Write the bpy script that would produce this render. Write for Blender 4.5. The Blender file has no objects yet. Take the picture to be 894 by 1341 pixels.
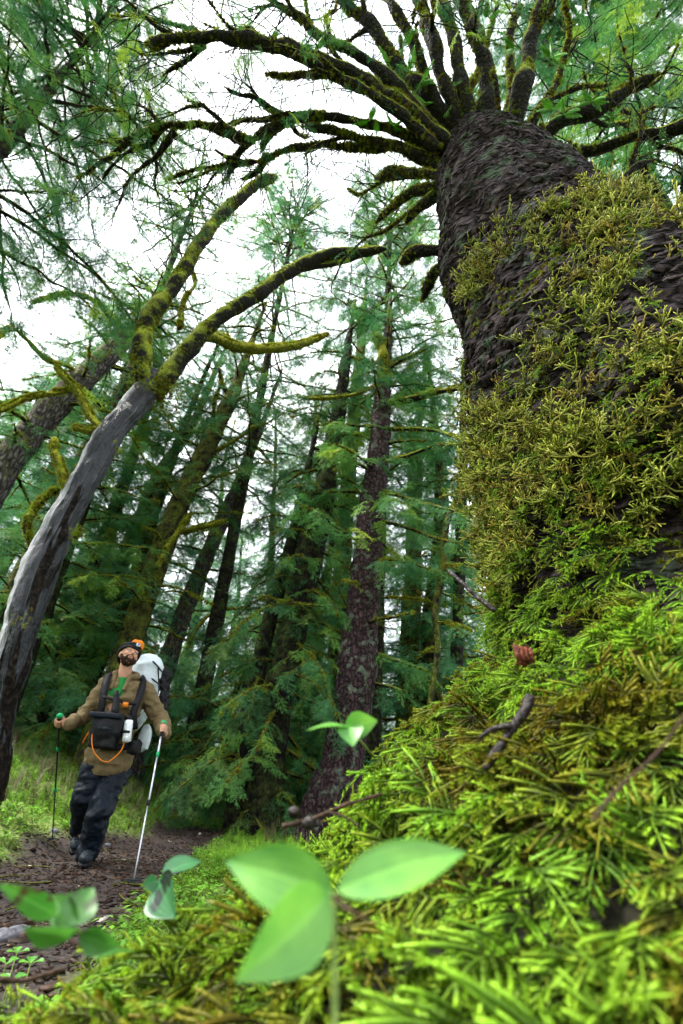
import bpy, bmesh, math, random
import numpy as np
from mathutils import Vector, Matrix, Quaternion
R = math.radians
rng = np.random.default_rng(7)
random.seed(7)
sc = bpy.context.scene
COL = sc.collection

# ------------------------------------------------------------------ camera
FOC = 670.0                                   # focal length in photo pixels (894 x 1341)
CAMP = np.array([0.0, 0.0, 0.55])             # camera half a metre above the trail
_up = np.array([540.0 - 447.0, 670.5 + 500.0, -FOC]); _up /= np.linalg.norm(_up)
_fw = np.array([0, 0, -1.0]); _y = _fw - _fw @ _up * _up; _y /= np.linalg.norm(_y)
_x = np.cross(_y, _up)
MW = np.array([_x, _y, _up])                  # camera axes -> world
cd = bpy.data.cameras.new('camera'); cam = bpy.data.objects.new('camera', cd); COL.objects.link(cam)
mm = Matrix([list(MW[0]) + [0], list(MW[1]) + [0], list(MW[2]) + [CAMP[2]], [0, 0, 0, 1]])
cam.matrix_world = mm
cd.sensor_fit = 'VERTICAL'; cd.sensor_height = 36.0; cd.lens = 36.0 * FOC / 1341.0
cd.clip_start = 0.02; cd.clip_end = 600.0
cd.dof.use_dof = True; cd.dof.focus_distance = 2.6; cd.dof.aperture_fstop = 3.5
sc.camera = cam

def ray(px, py):
    v = MW @ np.array([px - 447.0, -(py - 670.5), -FOC]); return v / np.linalg.norm(v)
def H(px, py, h):                              # the point seen at a pixel, h metres away over the ground
    v = ray(px, py); return CAMP + v * h / math.hypot(v[0], v[1])
def D(px, py, d): return CAMP + ray(px, py) * d
def depth(p): return float((np.array(p) - CAMP) @ (MW @ np.array([0, 0, -1.0])))
def rad(p, wpx): return 0.5 * wpx / FOC * depth(p)

# ------------------------------------------------------------------ sky, sun, exposure
SUN_EL, SUN_AZ = R(55), R(-88)                 # high, from the left
w = bpy.data.worlds.new('World'); sc.world = w; w.use_nodes = True
nt = w.node_tree; nt.nodes.clear()
out = nt.nodes.new('ShaderNodeOutputWorld')
sky = nt.nodes.new('ShaderNodeTexSky'); sky.sky_type = 'NISHITA'; sky.sun_disc = False
sky.sun_elevation = SUN_EL; sky.sun_rotation = SUN_AZ; sky.dust_density = 3.0
b1 = nt.nodes.new('ShaderNodeBackground'); b1.inputs[1].default_value = 0.10
nt.links.new(sky.outputs[0], b1.inputs[0])
tc = nt.nodes.new('ShaderNodeTexCoord'); nz = nt.nodes.new('ShaderNodeTexNoise')   # overcast cloud deck
nz.inputs['Scale'].default_value = 2.2; nz.inputs['Detail'].default_value = 5
nt.links.new(tc.outputs['Generated'], nz.inputs['Vector'])
rp = nt.nodes.new('ShaderNodeValToRGB'); nt.links.new(nz.outputs[0], rp.inputs[0])
rp.color_ramp.elements[0].position = 0.3; rp.color_ramp.elements[0].color = (0.80, 0.86, 0.95, 1)
rp.color_ramp.elements[1].position = 0.7; rp.color_ramp.elements[1].color = (1, 1, 1, 1)
b2 = nt.nodes.new('ShaderNodeBackground'); b2.inputs[1].default_value = 0.45
nt.links.new(rp.outputs[0], b2.inputs[0])
ad = nt.nodes.new('ShaderNodeMixShader'); ad.inputs[0].default_value = 0.85
nt.links.new(b1.outputs[0], ad.inputs[1]); nt.links.new(b2.outputs[0], ad.inputs[2])
nt.links.new(ad.outputs[0], out.inputs[0])
sl = bpy.data.lights.new('sun', 'SUN'); sl.energy = 1.5; sl.angle = R(12); sl.color = (1.0, 0.96, 0.88)
so = bpy.data.objects.new('sun', sl); COL.objects.link(so)
sd = Vector((math.sin(SUN_AZ) * math.cos(SUN_EL), math.cos(SUN_AZ) * math.cos(SUN_EL), math.sin(SUN_EL)))
so.rotation_euler = sd.to_track_quat('Z', 'Y').to_euler()
sc.view_settings.view_transform = 'Standard'; sc.view_settings.look = 'None'
sc.view_settings.exposure = 3.25; sc.view_settings.gamma = 1.0; sc.view_settings.use_curve_mapping = False
cy = sc.cycles
cy.max_bounces = 5; cy.diffuse_bounces = 3; cy.glossy_bounces = 2; cy.transmission_bounces = 4
cy.transparent_max_bounces = 4; cy.volume_bounces = 0
cy.use_adaptive_sampling = True; cy.adaptive_threshold = 0.02
cy.use_denoising = True
try: cy.denoising_prefilter = 'ACCURATE'
except Exception: pass

# ------------------------------------------------------------------ helpers
def _hash(i, j, k, s):
    n = (i.astype(np.int64) * 374761393 + j.astype(np.int64) * 668265263 + k.astype(np.int64) * 2147483647 + s * 1013904223) & 0xffffffff
    n = ((n ^ (n >> 13)) * 1274126177) & 0xffffffff
    n = n ^ (n >> 16)
    return (n & 0xffff) / 65535.0 * 2 - 1
def vnoise(P, s=0):
    P = np.asarray(P, float); I = np.floor(P); F = P - I; F = F * F * (3 - 2 * F)
    i, j, k = I[..., 0], I[..., 1], I[..., 2]; fx, fy, fz = F[..., 0], F[..., 1], F[..., 2]
    r = 0
    for a in (0, 1):
        for b in (0, 1):
            for c in (0, 1):
                r = r + _hash(i + a, j + b, k + c, s) * (fx if a else 1 - fx) * (fy if b else 1 - fy) * (fz if c else 1 - fz)
    return r
def fbm(P, s=0, o=4, g=0.5):
    P = np.asarray(P, float); r = 0; a = 1
    for q in range(o): r = r + a * vnoise(P * 2 ** q + q * 7.3, s + q); a *= g
    return r
def norm(v): v = np.asarray(v, float); return v / (np.linalg.norm(v, axis=-1, keepdims=True) + 1e-12)

def smooth_path(pts, n):
    pts = np.asarray(pts, float); m = len(pts)
    if m < 3:
        t = np.linspace(0, 1, n)[:, None]; return pts[0] * (1 - t) + pts[-1] * t
    E = np.vstack([2 * pts[0] - pts[1], pts, 2 * pts[-1] - pts[-2]])
    t = np.linspace(0, m - 1 - 1e-9, n); i = t.astype(int); u = (t - i)[:, None]
    p0, p1, p2, p3 = E[i], E[i + 1], E[i + 2], E[i + 3]
    return 0.5 * ((2 * p1) + (-p0 + p2) * u + (2 * p0 - 5 * p1 + 4 * p2 - p3) * u ** 2 + (-p0 + 3 * p1 - 3 * p2 + p3) * u ** 3)

def frames(C):
    T = norm(np.gradient(C, axis=0)); U = np.zeros_like(T)
    a = np.array([0, 0, 1.0]) if abs(T[0][2]) < 0.9 else np.array([1.0, 0, 0])
    u = norm(a - a @ T[0] * T[0]); U[0] = u
    for i in range(1, len(T)):
        u = U[i - 1] - U[i - 1] @ T[i] * T[i]; U[i] = norm(u)
    return T, U, np.cross(T, U)

def tube(C, r, k=8, disp=None, cap=True):
    """C (n,3) centres, r (n,) radii -> verts, faces; disp(P, N) returns an outward offset"""
    C = np.asarray(C, float); n = len(C); r = np.broadcast_to(np.asarray(r, float), (n,))
    T, U, V = frames(C); th = np.linspace(0, 2 * np.pi, k, endpoint=False)
    Nn = np.cos(th)[None, :, None] * U[:, None] + np.sin(th)[None, :, None] * V[:, None]
    P = C[:, None] + Nn * r[:, None, None]
    if disp is not None: P = P + Nn * disp(P, Nn)[..., None]
    Vt = P.reshape(-1, 3)
    i, j = np.meshgrid(np.arange(n - 1), np.arange(k), indexing='ij'); j2 = (j + 1) % k
    Fc = np.stack([i * k + j, i * k + j2, (i + 1) * k + j2, (i + 1) * k + j], -1).reshape(-1, 4)
    if cap:
        Vt = np.vstack([Vt, C[0] - T[0] * r[0] * .3, C[-1] + T[-1] * r[-1] * .6]); a, b = n * k, n * k + 1
        jj = np.arange(k); j2 = (jj + 1) % k
        f1 = np.stack([np.full(k, a), j2, jj, np.full(k, a)], -1)
        f2 = np.stack([np.full(k, b), (n - 1) * k + jj, (n - 1) * k + j2, np.full(k, b)], -1)
        Fc = np.vstack([Fc, f1, f2])
    return Vt, Fc

class MB:
    """collects shapes into ONE mesh"""
    def __init__(s): s.V = []; s.F = []; s.n = 0
    def add(s, V, F):
        F = np.asarray(F)
        if F.ndim == 2 and F.shape[1] == 3: F = np.hstack([F, F[:, :1]])
        s.V.append(np.asarray(V, float)); s.F.append(F + s.n); s.n += len(V); return s
    def tube(s, pts, r, k=6, n=None, disp=None):
        pts = np.asarray(pts, float); n = n or max(2, len(pts)); C = smooth_path(pts, n) if len(pts) > 2 else smooth_path(pts, n)
        r = np.interp(np.linspace(0, 1, n), np.linspace(0, 1, len(np.atleast_1d(r))), np.atleast_1d(r)) if np.ndim(r) else r
        return s.add(*tube(C, r, k, disp))
    def box(s, c, sz, M=None):
        v = np.array([[x, y, z] for x in (-.5, .5) for y in (-.5, .5) for z in (-.5, .5)]) * np.array(sz)
        if M is not None: v = v @ np.asarray(M).T
        return s.add(v + np.array(c), [[0, 1, 3, 2], [4, 6, 7, 5], [0, 4, 5, 1], [2, 3, 7, 6], [0, 2, 6, 4], [1, 5, 7, 3]])
    def ball(s, c, r, M=None, nu=16, nv=12, disp=None):
        u = np.linspace(0, 2 * np.pi, nu, endpoint=False); v = np.linspace(0.02, np.pi - 0.02, nv)
        P = np.stack([np.sin(v)[:, None] * np.cos(u), np.sin(v)[:, None] * np.sin(u), np.cos(v)[:, None] + 0 * u], -1)
        if disp is not None: P = P * (1 + disp(P))[..., None]
        P = P * np.broadcast_to(np.array(r, float), (3,))
        if M is not None: P = P @ np.asarray(M).T
        V = P.reshape(-1, 3) + np.array(c)
        i, j = np.meshgrid(np.arange(nv - 1), np.arange(nu), indexing='ij'); j2 = (j + 1) % nu
        F = np.stack([i * nu + j, (i + 1) * nu + j, (i + 1) * nu + j2, i * nu + j2], -1).reshape(-1, 4)
        V = np.vstack([V, V[:nu].mean(0), V[-nu:].mean(0)]); a = nu * nv; jj = np.arange(nu); j2 = (jj + 1) % nu
        F = np.vstack([F, np.stack([np.full(nu, a), jj, j2, np.full(nu, a)], -1), np.stack([np.full(nu, a + 1), (nv - 1) * nu + j2, (nv - 1) * nu + jj, np.full(nu, a + 1)], -1)])
        return s.add(V, F)
    def mesh(s, name, mat, off=(0, 0, 0), smooth=True):
        V = np.vstack(s.V) - np.array(off); F = np.vstack(s.F); return mk_mesh(name, V, F, mat, smooth)
    def build(s, name, mat, parent=None, smooth=True, **kw):
        off = parent_origin(parent)
        o = bpy.data.objects.new(name, s.mesh(name, mat, off, smooth)); COL.objects.link(o)
        if parent is not None: o.parent = parent
        for k_, v_ in kw.items(): o[k_] = v_
        return o

def mk_mesh(name, V, F, mat, smooth=True):
    me = bpy.data.meshes.new(name); F = np.asarray(F)
    if F.shape[1] == 3: F = np.hstack([F, F[:, :1]])
    tri = F[:, 3] == F[:, 0]
    tot = np.where(tri, 3, 4); keep = np.ones(F.shape, bool); keep[tri, 3] = False
    loops = F[keep].astype(np.int32); start = np.concatenate([[0], np.cumsum(tot)[:-1]]).astype(np.int32)
    me.vertices.add(len(V)); me.vertices.foreach_set('co', np.asarray(V, np.float32).ravel())
    me.loops.add(len(loops)); me.loops.foreach_set('vertex_index', loops)
    me.polygons.add(len(F)); me.polygons.foreach_set('loop_start', start)
    me.update(calc_edges=True)
    me.validate()
    if smooth: me.polygons.foreach_set('use_smooth', np.ones(len(me.polygons), bool))
    for m in (mat if isinstance(mat, (list, tuple)) else [mat]):
        if m is not None: me.materials.append(m)
    return me

ORIG = {}
def parent_origin(p):
    o = np.zeros(3)
    while p is not None:
        o = o + np.array(ORIG.get(p.name, (0, 0, 0))); p = p.parent
    return o
def root(name, label, cat, base, group=None):
    o = bpy.data.objects.new(name, None); COL.objects.link(o); o.location = tuple(base); o.empty_display_size = .2
    ORIG[o.name] = tuple(base); o['label'] = label; o['category'] = cat
    if group: o['group'] = group
    return o
def tag(o, label, cat, group=None):
    o['label'] = label; o['category'] = cat
    if group: o['group'] = group
    return o

# ---- materials
def nodes(m):
    m.use_nodes = True; t = m.node_tree; t.nodes.clear()
    o = t.nodes.new('ShaderNodeOutputMaterial'); return t, o
def N(t, ty, **kw):
    n = t.nodes.new(ty)
    for k, v in kw.items():
        if k in n.inputs: n.inputs[k].default_value = v
        else: setattr(n, k, v)
    return n
def ramp(t, fac, stops):
    r = t.nodes.new('ShaderNodeValToRGB'); e = r.color_ramp.elements
    while len(e) < len(stops): e.new(0.5)
    for i, (p, c) in enumerate(stops): e[i].position = p; e[i].color = tuple(c) + (1,) if len(c) == 3 else c
    t.links.new(fac, r.inputs[0]); return r.outputs[0]
def mixc(t, f, a, b, mode='MIX'):
    m = t.nodes.new('ShaderNodeMix'); m.data_type = 'RGBA'; m.blend_type = mode
    for s, v in ((0, f), (6, a), (7, b)):
        if hasattr(v, 'is_linked') or hasattr(v, 'links'): t.links.new(v, m.inputs[s])
        else: m.inputs[s].default_value = v if s == 0 else (tuple(v) + (1,) if len(v) == 3 else v)
    return m.outputs[2]

def mat_simple(name, col, rough=0.7, var=0.25, scale=30, bump=0.1, metal=0.0, spec=0.15, sub=0):
    m = bpy.data.materials.new(name); t, o = nodes(m)
    p = N(t, 'ShaderNodeBsdfPrincipled', Roughness=rough, Metallic=metal); p.inputs['Specular IOR Level'].default_value = spec
    c = N(t, 'ShaderNodeTexCoord'); n = N(t, 'ShaderNodeTexNoise', Scale=scale, Detail=5.0)
    t.links.new(c.outputs['Object'], n.inputs['Vector'])
    a = [x * (1 - var) for x in col]; b = [min(1, x * (1 + var)) for x in col]
    t.links.new(ramp(t, n.outputs[0], [(.3, a), (.7, b)]), p.inputs['Base Color'])
    if bump:
        bp = N(t, 'ShaderNodeBump', Strength=bump, Distance=0.02); t.links.new(n.outputs[0], bp.inputs['Height']); t.links.new(bp.outputs[0], p.inputs['Normal'])
    if sub: p.inputs['Subsurface Weight'].default_value = sub; p.inputs['Subsurface Radius'].default_value = (.02, .008, .004)
    t.links.new(p.outputs[0], o.inputs[0]); return m

def mat_leaf(name, stops, trans=0.45, rough=0.6, along=False, spot=None):
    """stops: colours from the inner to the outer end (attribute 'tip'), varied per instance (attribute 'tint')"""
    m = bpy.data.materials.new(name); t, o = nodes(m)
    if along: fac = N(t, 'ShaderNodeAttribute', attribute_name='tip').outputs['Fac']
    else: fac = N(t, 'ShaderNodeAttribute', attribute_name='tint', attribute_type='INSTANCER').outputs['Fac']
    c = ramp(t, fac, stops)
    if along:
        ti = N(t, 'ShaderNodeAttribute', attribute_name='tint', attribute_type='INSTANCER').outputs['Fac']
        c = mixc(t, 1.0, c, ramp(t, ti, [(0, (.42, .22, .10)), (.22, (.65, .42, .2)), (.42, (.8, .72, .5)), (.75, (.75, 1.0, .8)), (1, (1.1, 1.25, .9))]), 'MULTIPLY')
    if spot:
        tcn = N(t, 'ShaderNodeTexCoord'); nn = N(t, 'ShaderNodeTexNoise', Scale=spot[1], Detail=3.0); t.links.new(tcn.outputs['Object'], nn.inputs['Vector'])
        c = mixc(t, ramp(t, nn.outputs[0], [(spot[2], (0, 0, 0)), (spot[2] + .08, (1, 1, 1))]), c, spot[0])
    p = N(t, 'ShaderNodeBsdfPrincipled', Roughness=rough); p.inputs['Specular IOR Level'].default_value = 0.22
    tr = N(t, 'ShaderNodeBsdfTranslucent'); t.links.new(c, p.inputs['Base Color']); t.links.new(c, tr.inputs[0])
    mx = N(t, 'ShaderNodeMixShader'); mx.inputs[0].default_value = trans
    t.links.new(p.outputs[0], mx.inputs[1]); t.links.new(tr.outputs[0], mx.inputs[2]); t.links.new(mx.outputs[0], o.inputs[0]); return m

def mat_bark(name, dark, light, scale=(14, 14, 5), moss=0.0, mosscol=(.16, .19, .02), bump=1.0, rough=.85, dist=.03, up=0.5, spec=.12, lichen=None):
    m = bpy.data.materials.new(name); t, o = nodes(m)
    c = N(t, 'ShaderNodeTexCoord'); mp = N(t, 'ShaderNodeMapping'); mp.inputs['Scale'].default_value = scale
    t.links.new(c.outputs['Object'], mp.inputs[0])
    v = N(t, 'ShaderNodeTexVoronoi', Scale=1.0, feature='DISTANCE_TO_EDGE'); n = N(t, 'ShaderNodeTexNoise', Scale=1.3, Detail=8.0, Roughness=.65)
    nw = N(t, 'ShaderNodeTexNoise', Scale=.8, Detail=3.0)
    t.links.new(mp.outputs[0], n.inputs['Vector']); t.links.new(mp.outputs[0], nw.inputs['Vector'])
    mw = N(t, 'ShaderNodeVectorMath', operation='MULTIPLY_ADD'); mw.inputs[1].default_value = (1.2, 1.2, 1.2)
    t.links.new(nw.outputs['Color'], mw.inputs[0]); t.links.new(mp.outputs[0], mw.inputs[2]); t.links.new(mw.outputs[0], v.inputs['Vector'])
    col = ramp(t, n.outputs[0], [(.3, dark), (.55, [(a + b) / 2 for a, b in zip(dark, light)]), (.72, light)])
    col = mixc(t, 1.0, col, ramp(t, v.outputs['Distance'], [(0, (.18,) * 3), (.10, (.7,) * 3), (.3, (1.15,) * 3)]), 'MULTIPLY')
    if lichen:
        ln = N(t, 'ShaderNodeTexNoise', Scale=7.0, Detail=4.0); t.links.new(c.outputs['Object'], ln.inputs['Vector'])
        col = mixc(t, ramp(t, ln.outputs[0], [(.56, (0, 0, 0)), (.66, (.8, .8, .8))]), col, lichen)
    h = N(t, 'ShaderNodeMath', operation='MULTIPLY_ADD'); h.inputs[1].default_value = .5
    vr = ramp(t, v.outputs['Distance'], [(0, (0, 0, 0)), (.25, (1, 1, 1))]); t.links.new(n.outputs[0], h.inputs[0]); t.links.new(vr, h.inputs[2])
    bp = N(t, 'ShaderNodeBump', Strength=bump, Distance=dist); t.links.new(h.outputs[0], bp.inputs['Height'])
    if moss > 0:
        g = N(t, 'ShaderNodeNewGeometry'); sx = N(t, 'ShaderNodeSeparateXYZ'); t.links.new(g.outputs['Normal'], sx.inputs[0])
        m2 = N(t, 'ShaderNodeTexNoise', Scale=6.0, Detail=10.0, Roughness=.7); t.links.new(c.outputs['Object'], m2.inputs['Vector'])
        ma = N(t, 'ShaderNodeMath', operation='MULTIPLY_ADD'); ma.inputs[1].default_value = up
        t.links.new(sx.outputs[2], ma.inputs[0]); t.links.new(m2.outputs[0], ma.inputs[2])
        th = .75 - moss * .5
        f = ramp(t, ma.outputs[0], [(max(0, th - .10), (0, 0, 0)), (min(1, th + .16), (1, 1, 1))])
        m3 = N(t, 'ShaderNodeTexNoise', Scale=60.0, Detail=4.0); t.links.new(c.outputs['Object'], m3.inputs['Vector'])
        mc = ramp(t, m3.outputs[0], [(.3, [x * .35 for x in mosscol]), (.65, mosscol)])
        col = mixc(t, f, col, mc)
    p = N(t, 'ShaderNodeBsdfPrincipled', Roughness=rough); p.inputs['Specular IOR Level'].default_value = spec
    t.links.new(col, p.inputs['Base Color']); t.links.new(bp.outputs[0], p.inputs['Normal']); t.links.new(p.outputs[0], o.inputs[0]); return m

# ---- scatter: one geometry-nodes object for what nobody could count
def set_attr(me, name, ty, dom, arr, key):
    a = me.attributes.new(name, ty, dom); a.data.foreach_set(key, np.asarray(arr, np.float32 if ty != 'INT' else np.int32).ravel())
_GN = {}
def gn_tree(sources):
    key = tuple(o.name for o in sources)
    if key in _GN: return _GN[key]
    g = bpy.data.node_groups.new('scatter', 'GeometryNodeTree')
    g.interface.new_socket('Geometry', in_out='INPUT', socket_type='NodeSocketGeometry'); g.interface.new_socket('Geometry', in_out='OUTPUT', socket_type='NodeSocketGeometry')
    i = g.nodes.new('NodeGroupInput'); o = g.nodes.new('NodeGroupOutput'); ip = g.nodes.new('GeometryNodeInstanceOnPoints')
    gi = g.nodes.new('GeometryNodeGeometryToInstance')
    for s in reversed(sources):
        oi = g.nodes.new('GeometryNodeObjectInfo'); oi.inputs[0].default_value = s; oi.inputs['As Instance'].default_value = False
        g.links.new(oi.outputs['Geometry'], gi.inputs[0])
    def at(n, ty): a = g.nodes.new('GeometryNodeInputNamedAttribute'); a.data_type = ty; a.inputs[0].default_value = n; return a.outputs[0]
    g.links.new(i.outputs[0], ip.inputs['Points'])
    if len(sources) == 1:
        g.links.new(gi.outputs[0], ip.inputs['Instance'])
    else:
        js = g.nodes.new('GeometryNodeJoinGeometry'); g.nodes.remove(gi)
        for s in reversed(sources):
            oi = g.nodes.new('GeometryNodeObjectInfo'); oi.inputs[0].default_value = s; oi.inputs['As Instance'].default_value = True
            g.links.new(oi.outputs['Geometry'], js.inputs[0])
        g.links.new(js.outputs[0], ip.inputs['Instance'])
        ip.inputs['Pick Instance'].default_value = True; g.links.new(at('pick', 'INT'), ip.inputs['Instance Index'])
    g.links.new(at('rot', 'QUATERNION'), ip.inputs['Rotation']); g.links.new(at('scl', 'FLOAT_VECTOR'), ip.inputs['Scale'])
    g.links.new(ip.outputs[0], o.inputs[0]); _GN[key] = g; return g
def quats(X, Zr):
    """local X along X, local Z near Zr -> (n,4) wxyz"""
    X = norm(X); Y = norm(np.cross(Zr, X)); Z = np.cross(X, Y)
    m = np.stack([X, Y, Z], -1)
    q = np.empty((len(X), 4))
    tr = m[:, 0, 0] + m[:, 1, 1] + m[:, 2, 2]
    w_ = np.sqrt(np.maximum(0, 1 + tr)) / 2; x_ = np.sqrt(np.maximum(0, 1 + m[:, 0, 0] - m[:, 1, 1] - m[:, 2, 2])) / 2
    y_ = np.sqrt(np.maximum(0, 1 - m[:, 0, 0] + m[:, 1, 1] - m[:, 2, 2])) / 2; z_ = np.sqrt(np.maximum(0, 1 - m[:, 0, 0] - m[:, 1, 1] + m[:, 2, 2])) / 2
    x_ = np.copysign(x_, m[:, 2, 1] - m[:, 1, 2]); y_ = np.copysign(y_, m[:, 0, 2] - m[:, 2, 0]); z_ = np.copysign(z_, m[:, 1, 0] - m[:, 0, 1])
    q = np.stack([w_, x_, y_, z_], -1); return q / np.linalg.norm(q, axis=1, keepdims=True)
def scatter(name, sources, P, X, Zr, S, tint=None, parent=None, **kw):
    P = np.asarray(P) - parent_origin(parent); n = len(P)
    me = bpy.data.meshes.new(name); me.vertices.add(n); me.vertices.foreach_set('co', P.astype(np.float32).ravel())
    set_attr(me, 'rot', 'QUATERNION', 'POINT', quats(X, Zr), 'value')
    S = np.asarray(S, float); S = np.repeat(S[:, None], 3, 1) if S.ndim == 1 else S
    set_attr(me, 'scl', 'FLOAT_VECTOR', 'POINT', S, 'vector'); set_attr(me, 'pick', 'INT', 'POINT', rng.integers(0, len(sources), n), 'value')
    set_attr(me, 'tint', 'FLOAT', 'POINT', rng.random(n) if tint is None else tint, 'value')
    o = bpy.data.objects.new(name, me); COL.objects.link(o)
    md = o.modifiers.new('scatter', 'NODES'); md.node_group = gn_tree(sources)
    if parent is not None: o.parent = parent
    o['kind'] = 'stuff'
    for k_, v_ in kw.items(): o[k_] = v_
    return o
def src(name, V, F, mat, tip=None, smooth=False):
    me = mk_mesh(name, V, F, mat, smooth)
    if tip is not None and len(tip) == len(me.vertices): set_attr(me, 'tip', 'FLOAT', 'POINT', tip, 'value')
    return bpy.data.objects.new(name, me)          # never linked: only the scatter reads it

def rough(amp, fr, seed): return lambda P, Nn: amp * fbm(P * fr, seed, 3)

# ------------------------------------------------------------------ materials
M = {}
M['bark_giant'] = mat_bark('bark_giant', (.0025, .0018, .002), (.075, .053, .056), scale=(10, 10, 30), bump=1.0, dist=.035, moss=.0, lichen=(.06, .085, .055))
M['bark_spruce'] = mat_bark('bark_spruce', (.010, .005, .006), (.085, .050, .054), scale=(14, 14, 9), bump=1.0, dist=.03, lichen=(.09, .11, .08))
M['bark_moss'] = mat_bark('bark_moss', (.006, .005, .004), (.035, .026, .022), scale=(14, 14, 6), moss=.55, mosscol=(.13, .15, .02), dist=.03)
M['bark_dark'] = mat_bark('bark_dark', (.004, .003, .003), (.022, .017, .013), scale=(12, 12, 6), moss=.35, mosscol=(.06, .085, .015), dist=.03)
M['bark_pale'] = mat_bark('bark_pale', (.03, .026, .028), (.20, .17, .18), scale=(16, 16, 6), moss=.3, mosscol=(.17, .18, .03), dist=.03)
M['limb_moss'] = mat_bark('limb_moss', (.004, .004, .002), (.016, .014, .008), scale=(30, 30, 20), moss=.55, mosscol=(.22, .26, .02), dist=.012, up=.8)
M['limb_bright'] = mat_bark('limb_bright', (.05, .05, .008), (.22, .22, .02), scale=(30, 30, 20), moss=.8, mosscol=(.34, .34, .03), dist=.012)
M['limb_dark'] = mat_bark('limb_dark', (.005, .004, .003), (.022, .018, .014), scale=(25, 25, 12), moss=.38, mosscol=(.14, .15, .02), dist=.01)
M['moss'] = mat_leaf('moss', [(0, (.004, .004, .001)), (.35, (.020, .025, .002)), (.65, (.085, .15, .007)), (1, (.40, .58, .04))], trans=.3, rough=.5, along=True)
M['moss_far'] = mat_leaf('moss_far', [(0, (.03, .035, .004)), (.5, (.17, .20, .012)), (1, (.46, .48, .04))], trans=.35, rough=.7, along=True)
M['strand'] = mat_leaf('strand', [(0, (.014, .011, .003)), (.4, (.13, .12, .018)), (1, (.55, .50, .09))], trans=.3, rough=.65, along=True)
M['needle'] = mat_leaf('needle', [(0, (.012, .065, .026)), (.42, (.04, .155, .05)), (.75, (.11, .27, .048)), (1, (.30, .42, .03))], trans=.4)
M['needle_dark'] = mat_leaf('needle_dark', [(0, (.010, .036, .014)), (.5, (.03, .095, .025)), (1, (.12, .20, .03))], trans=.3)
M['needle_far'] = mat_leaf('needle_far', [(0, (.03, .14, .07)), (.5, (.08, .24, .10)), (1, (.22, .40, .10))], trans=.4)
M['broad'] = mat_leaf('broad', [(0, (.07, .19, .02)), (1, (.20, .46, .04))], trans=.45)
M['fern'] = mat_simple('fern', (.10, .30, .025), .5, .3, 40, 0)
M['soil'] = None

# ------------------------------------------------------------------ small source shapes (only read by scatters)
def frond_src(seed, npair=9, L=1.0, curl=.35, w=.30, k=4, scales=True):
    r = np.random.default_rng(seed); V, F, T = [], [], []; n0 = 0
    def add(v, f, t):
        nonlocal n0
        f = np.asarray(f); f = np.hstack([f, f[:, :1]]) if f.shape[1] == 3 else f
        V.append(v); F.append(f + n0); T.append(t); n0 += len(v)
    s = np.linspace(0, 1, 14); bend = r.normal(0, .12)
    C = np.stack([s * L * (1 - .12 * s), bend * s ** 2, curl * np.sin(s * 2.6) * r.uniform(.5, 1.0) - .42 * s ** 2.2], -1)
    v, f = tube(C, .008 - .004 * s, 4); add(v, f, np.concatenate([np.repeat(.15 + .8 * s, 4), [.15, 1]]))
    Tn = norm(np.gradient(C, axis=0))
    for q in range(npair * 2):
        side = 1 if q % 2 else -1; t = .08 + .9 * (q + r.uniform(-.6, .6)) / (npair * 2); t = min(max(t, .04), .97)
        c = np.array([np.interp(t, s, C[:, a]) for a in range(3)]); tn = np.array([np.interp(t, s, Tn[:, a]) for a in range(3)])
        ln = w * (math.sin(min(1, t * 1.25 + .18) * math.pi) ** .7 + .22) * r.uniform(.65, 1.2)
        dr = norm(tn * r.uniform(.35, .8) + np.array([0, side * 1.0, 0]) + r.normal(0, .14, 3) + np.array([0, 0, .1]))
        u = np.linspace(0, 1, 5)
        P = c + dr * (u * ln)[:, None] + np.array([.45, 0, -.32]) * (ln * u ** 2)[:, None]
        rr = np.array([.007, .011, .0135, .013, .008]) * r.uniform(.85, 1.15)
        v, f = tube(P, rr, k); add(v, f, np.concatenate([np.repeat(.25 + .25 * t + .5 * u, k), [.3, 1]]))
        if scales:
            m = 36; uu = r.uniform(.1, 1, m); b = np.array([[np.interp(x, u, P[:, a]) for a in range(3)] for x in uu])
            an = r.uniform(0, 2 * np.pi, m); o = np.stack([0 * an, np.cos(an), np.sin(an)], -1)
            tip = b + norm(dr * 1.1 + o) * .044; sd = norm(np.cross(dr, o)) * .009
            v = np.stack([b - sd, b + sd, tip], 1).reshape(-1, 3); f = np.arange(3 * m).reshape(-1, 3)
            tt = np.stack([.3 + .4 * uu, .3 + .4 * uu, .5 + .55 * uu], 1).ravel(); add(v, f, tt)
    return np.vstack(V), np.vstack(F), np.clip(np.concatenate(T), 0, 1)

def strand_src(seed):
    r = np.random.default_rng(seed); V, F, T = [], [], []; n0 = 0
    def add(v, f, t):
        nonlocal n0
        V.append(v); F.append(np.asarray(f) + n0); T.append(t); n0 += len(v)
    def worm(c, d, L, r0, m, lvl):
        P = [c]; d = norm(d)
        for i in range(m):
            d = norm(d + r.normal(0, .28, 3) + np.array([0, 0, .05])); P.append(P[-1] + d * L / m)
        P = np.array(P); u = np.linspace(0, 1, m + 1)
        v, f = tube(P, r0 * (1.15 - .6 * u), 4); add(v, f, np.concatenate([np.repeat(.2 + .7 * u * (1 if lvl else .7), 4), [.2, 1]]))
        if lvl < 2:
            for q in range(5 if lvl == 0 else 2):
                i = r.integers(1, m); worm(P[i], norm(d + r.normal(0, .8, 3)), L * r.uniform(.3, .5), r0 * .8, 4, lvl + 1)
    for q in range(2): worm(np.zeros(3), np.array([1, r.normal(0, .4), r.normal(0, .3)]), r.uniform(.7, 1), .021, 8, 0)
    return np.vstack(V), np.vstack(F), np.clip(np.concatenate(T), 0, 1)

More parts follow.
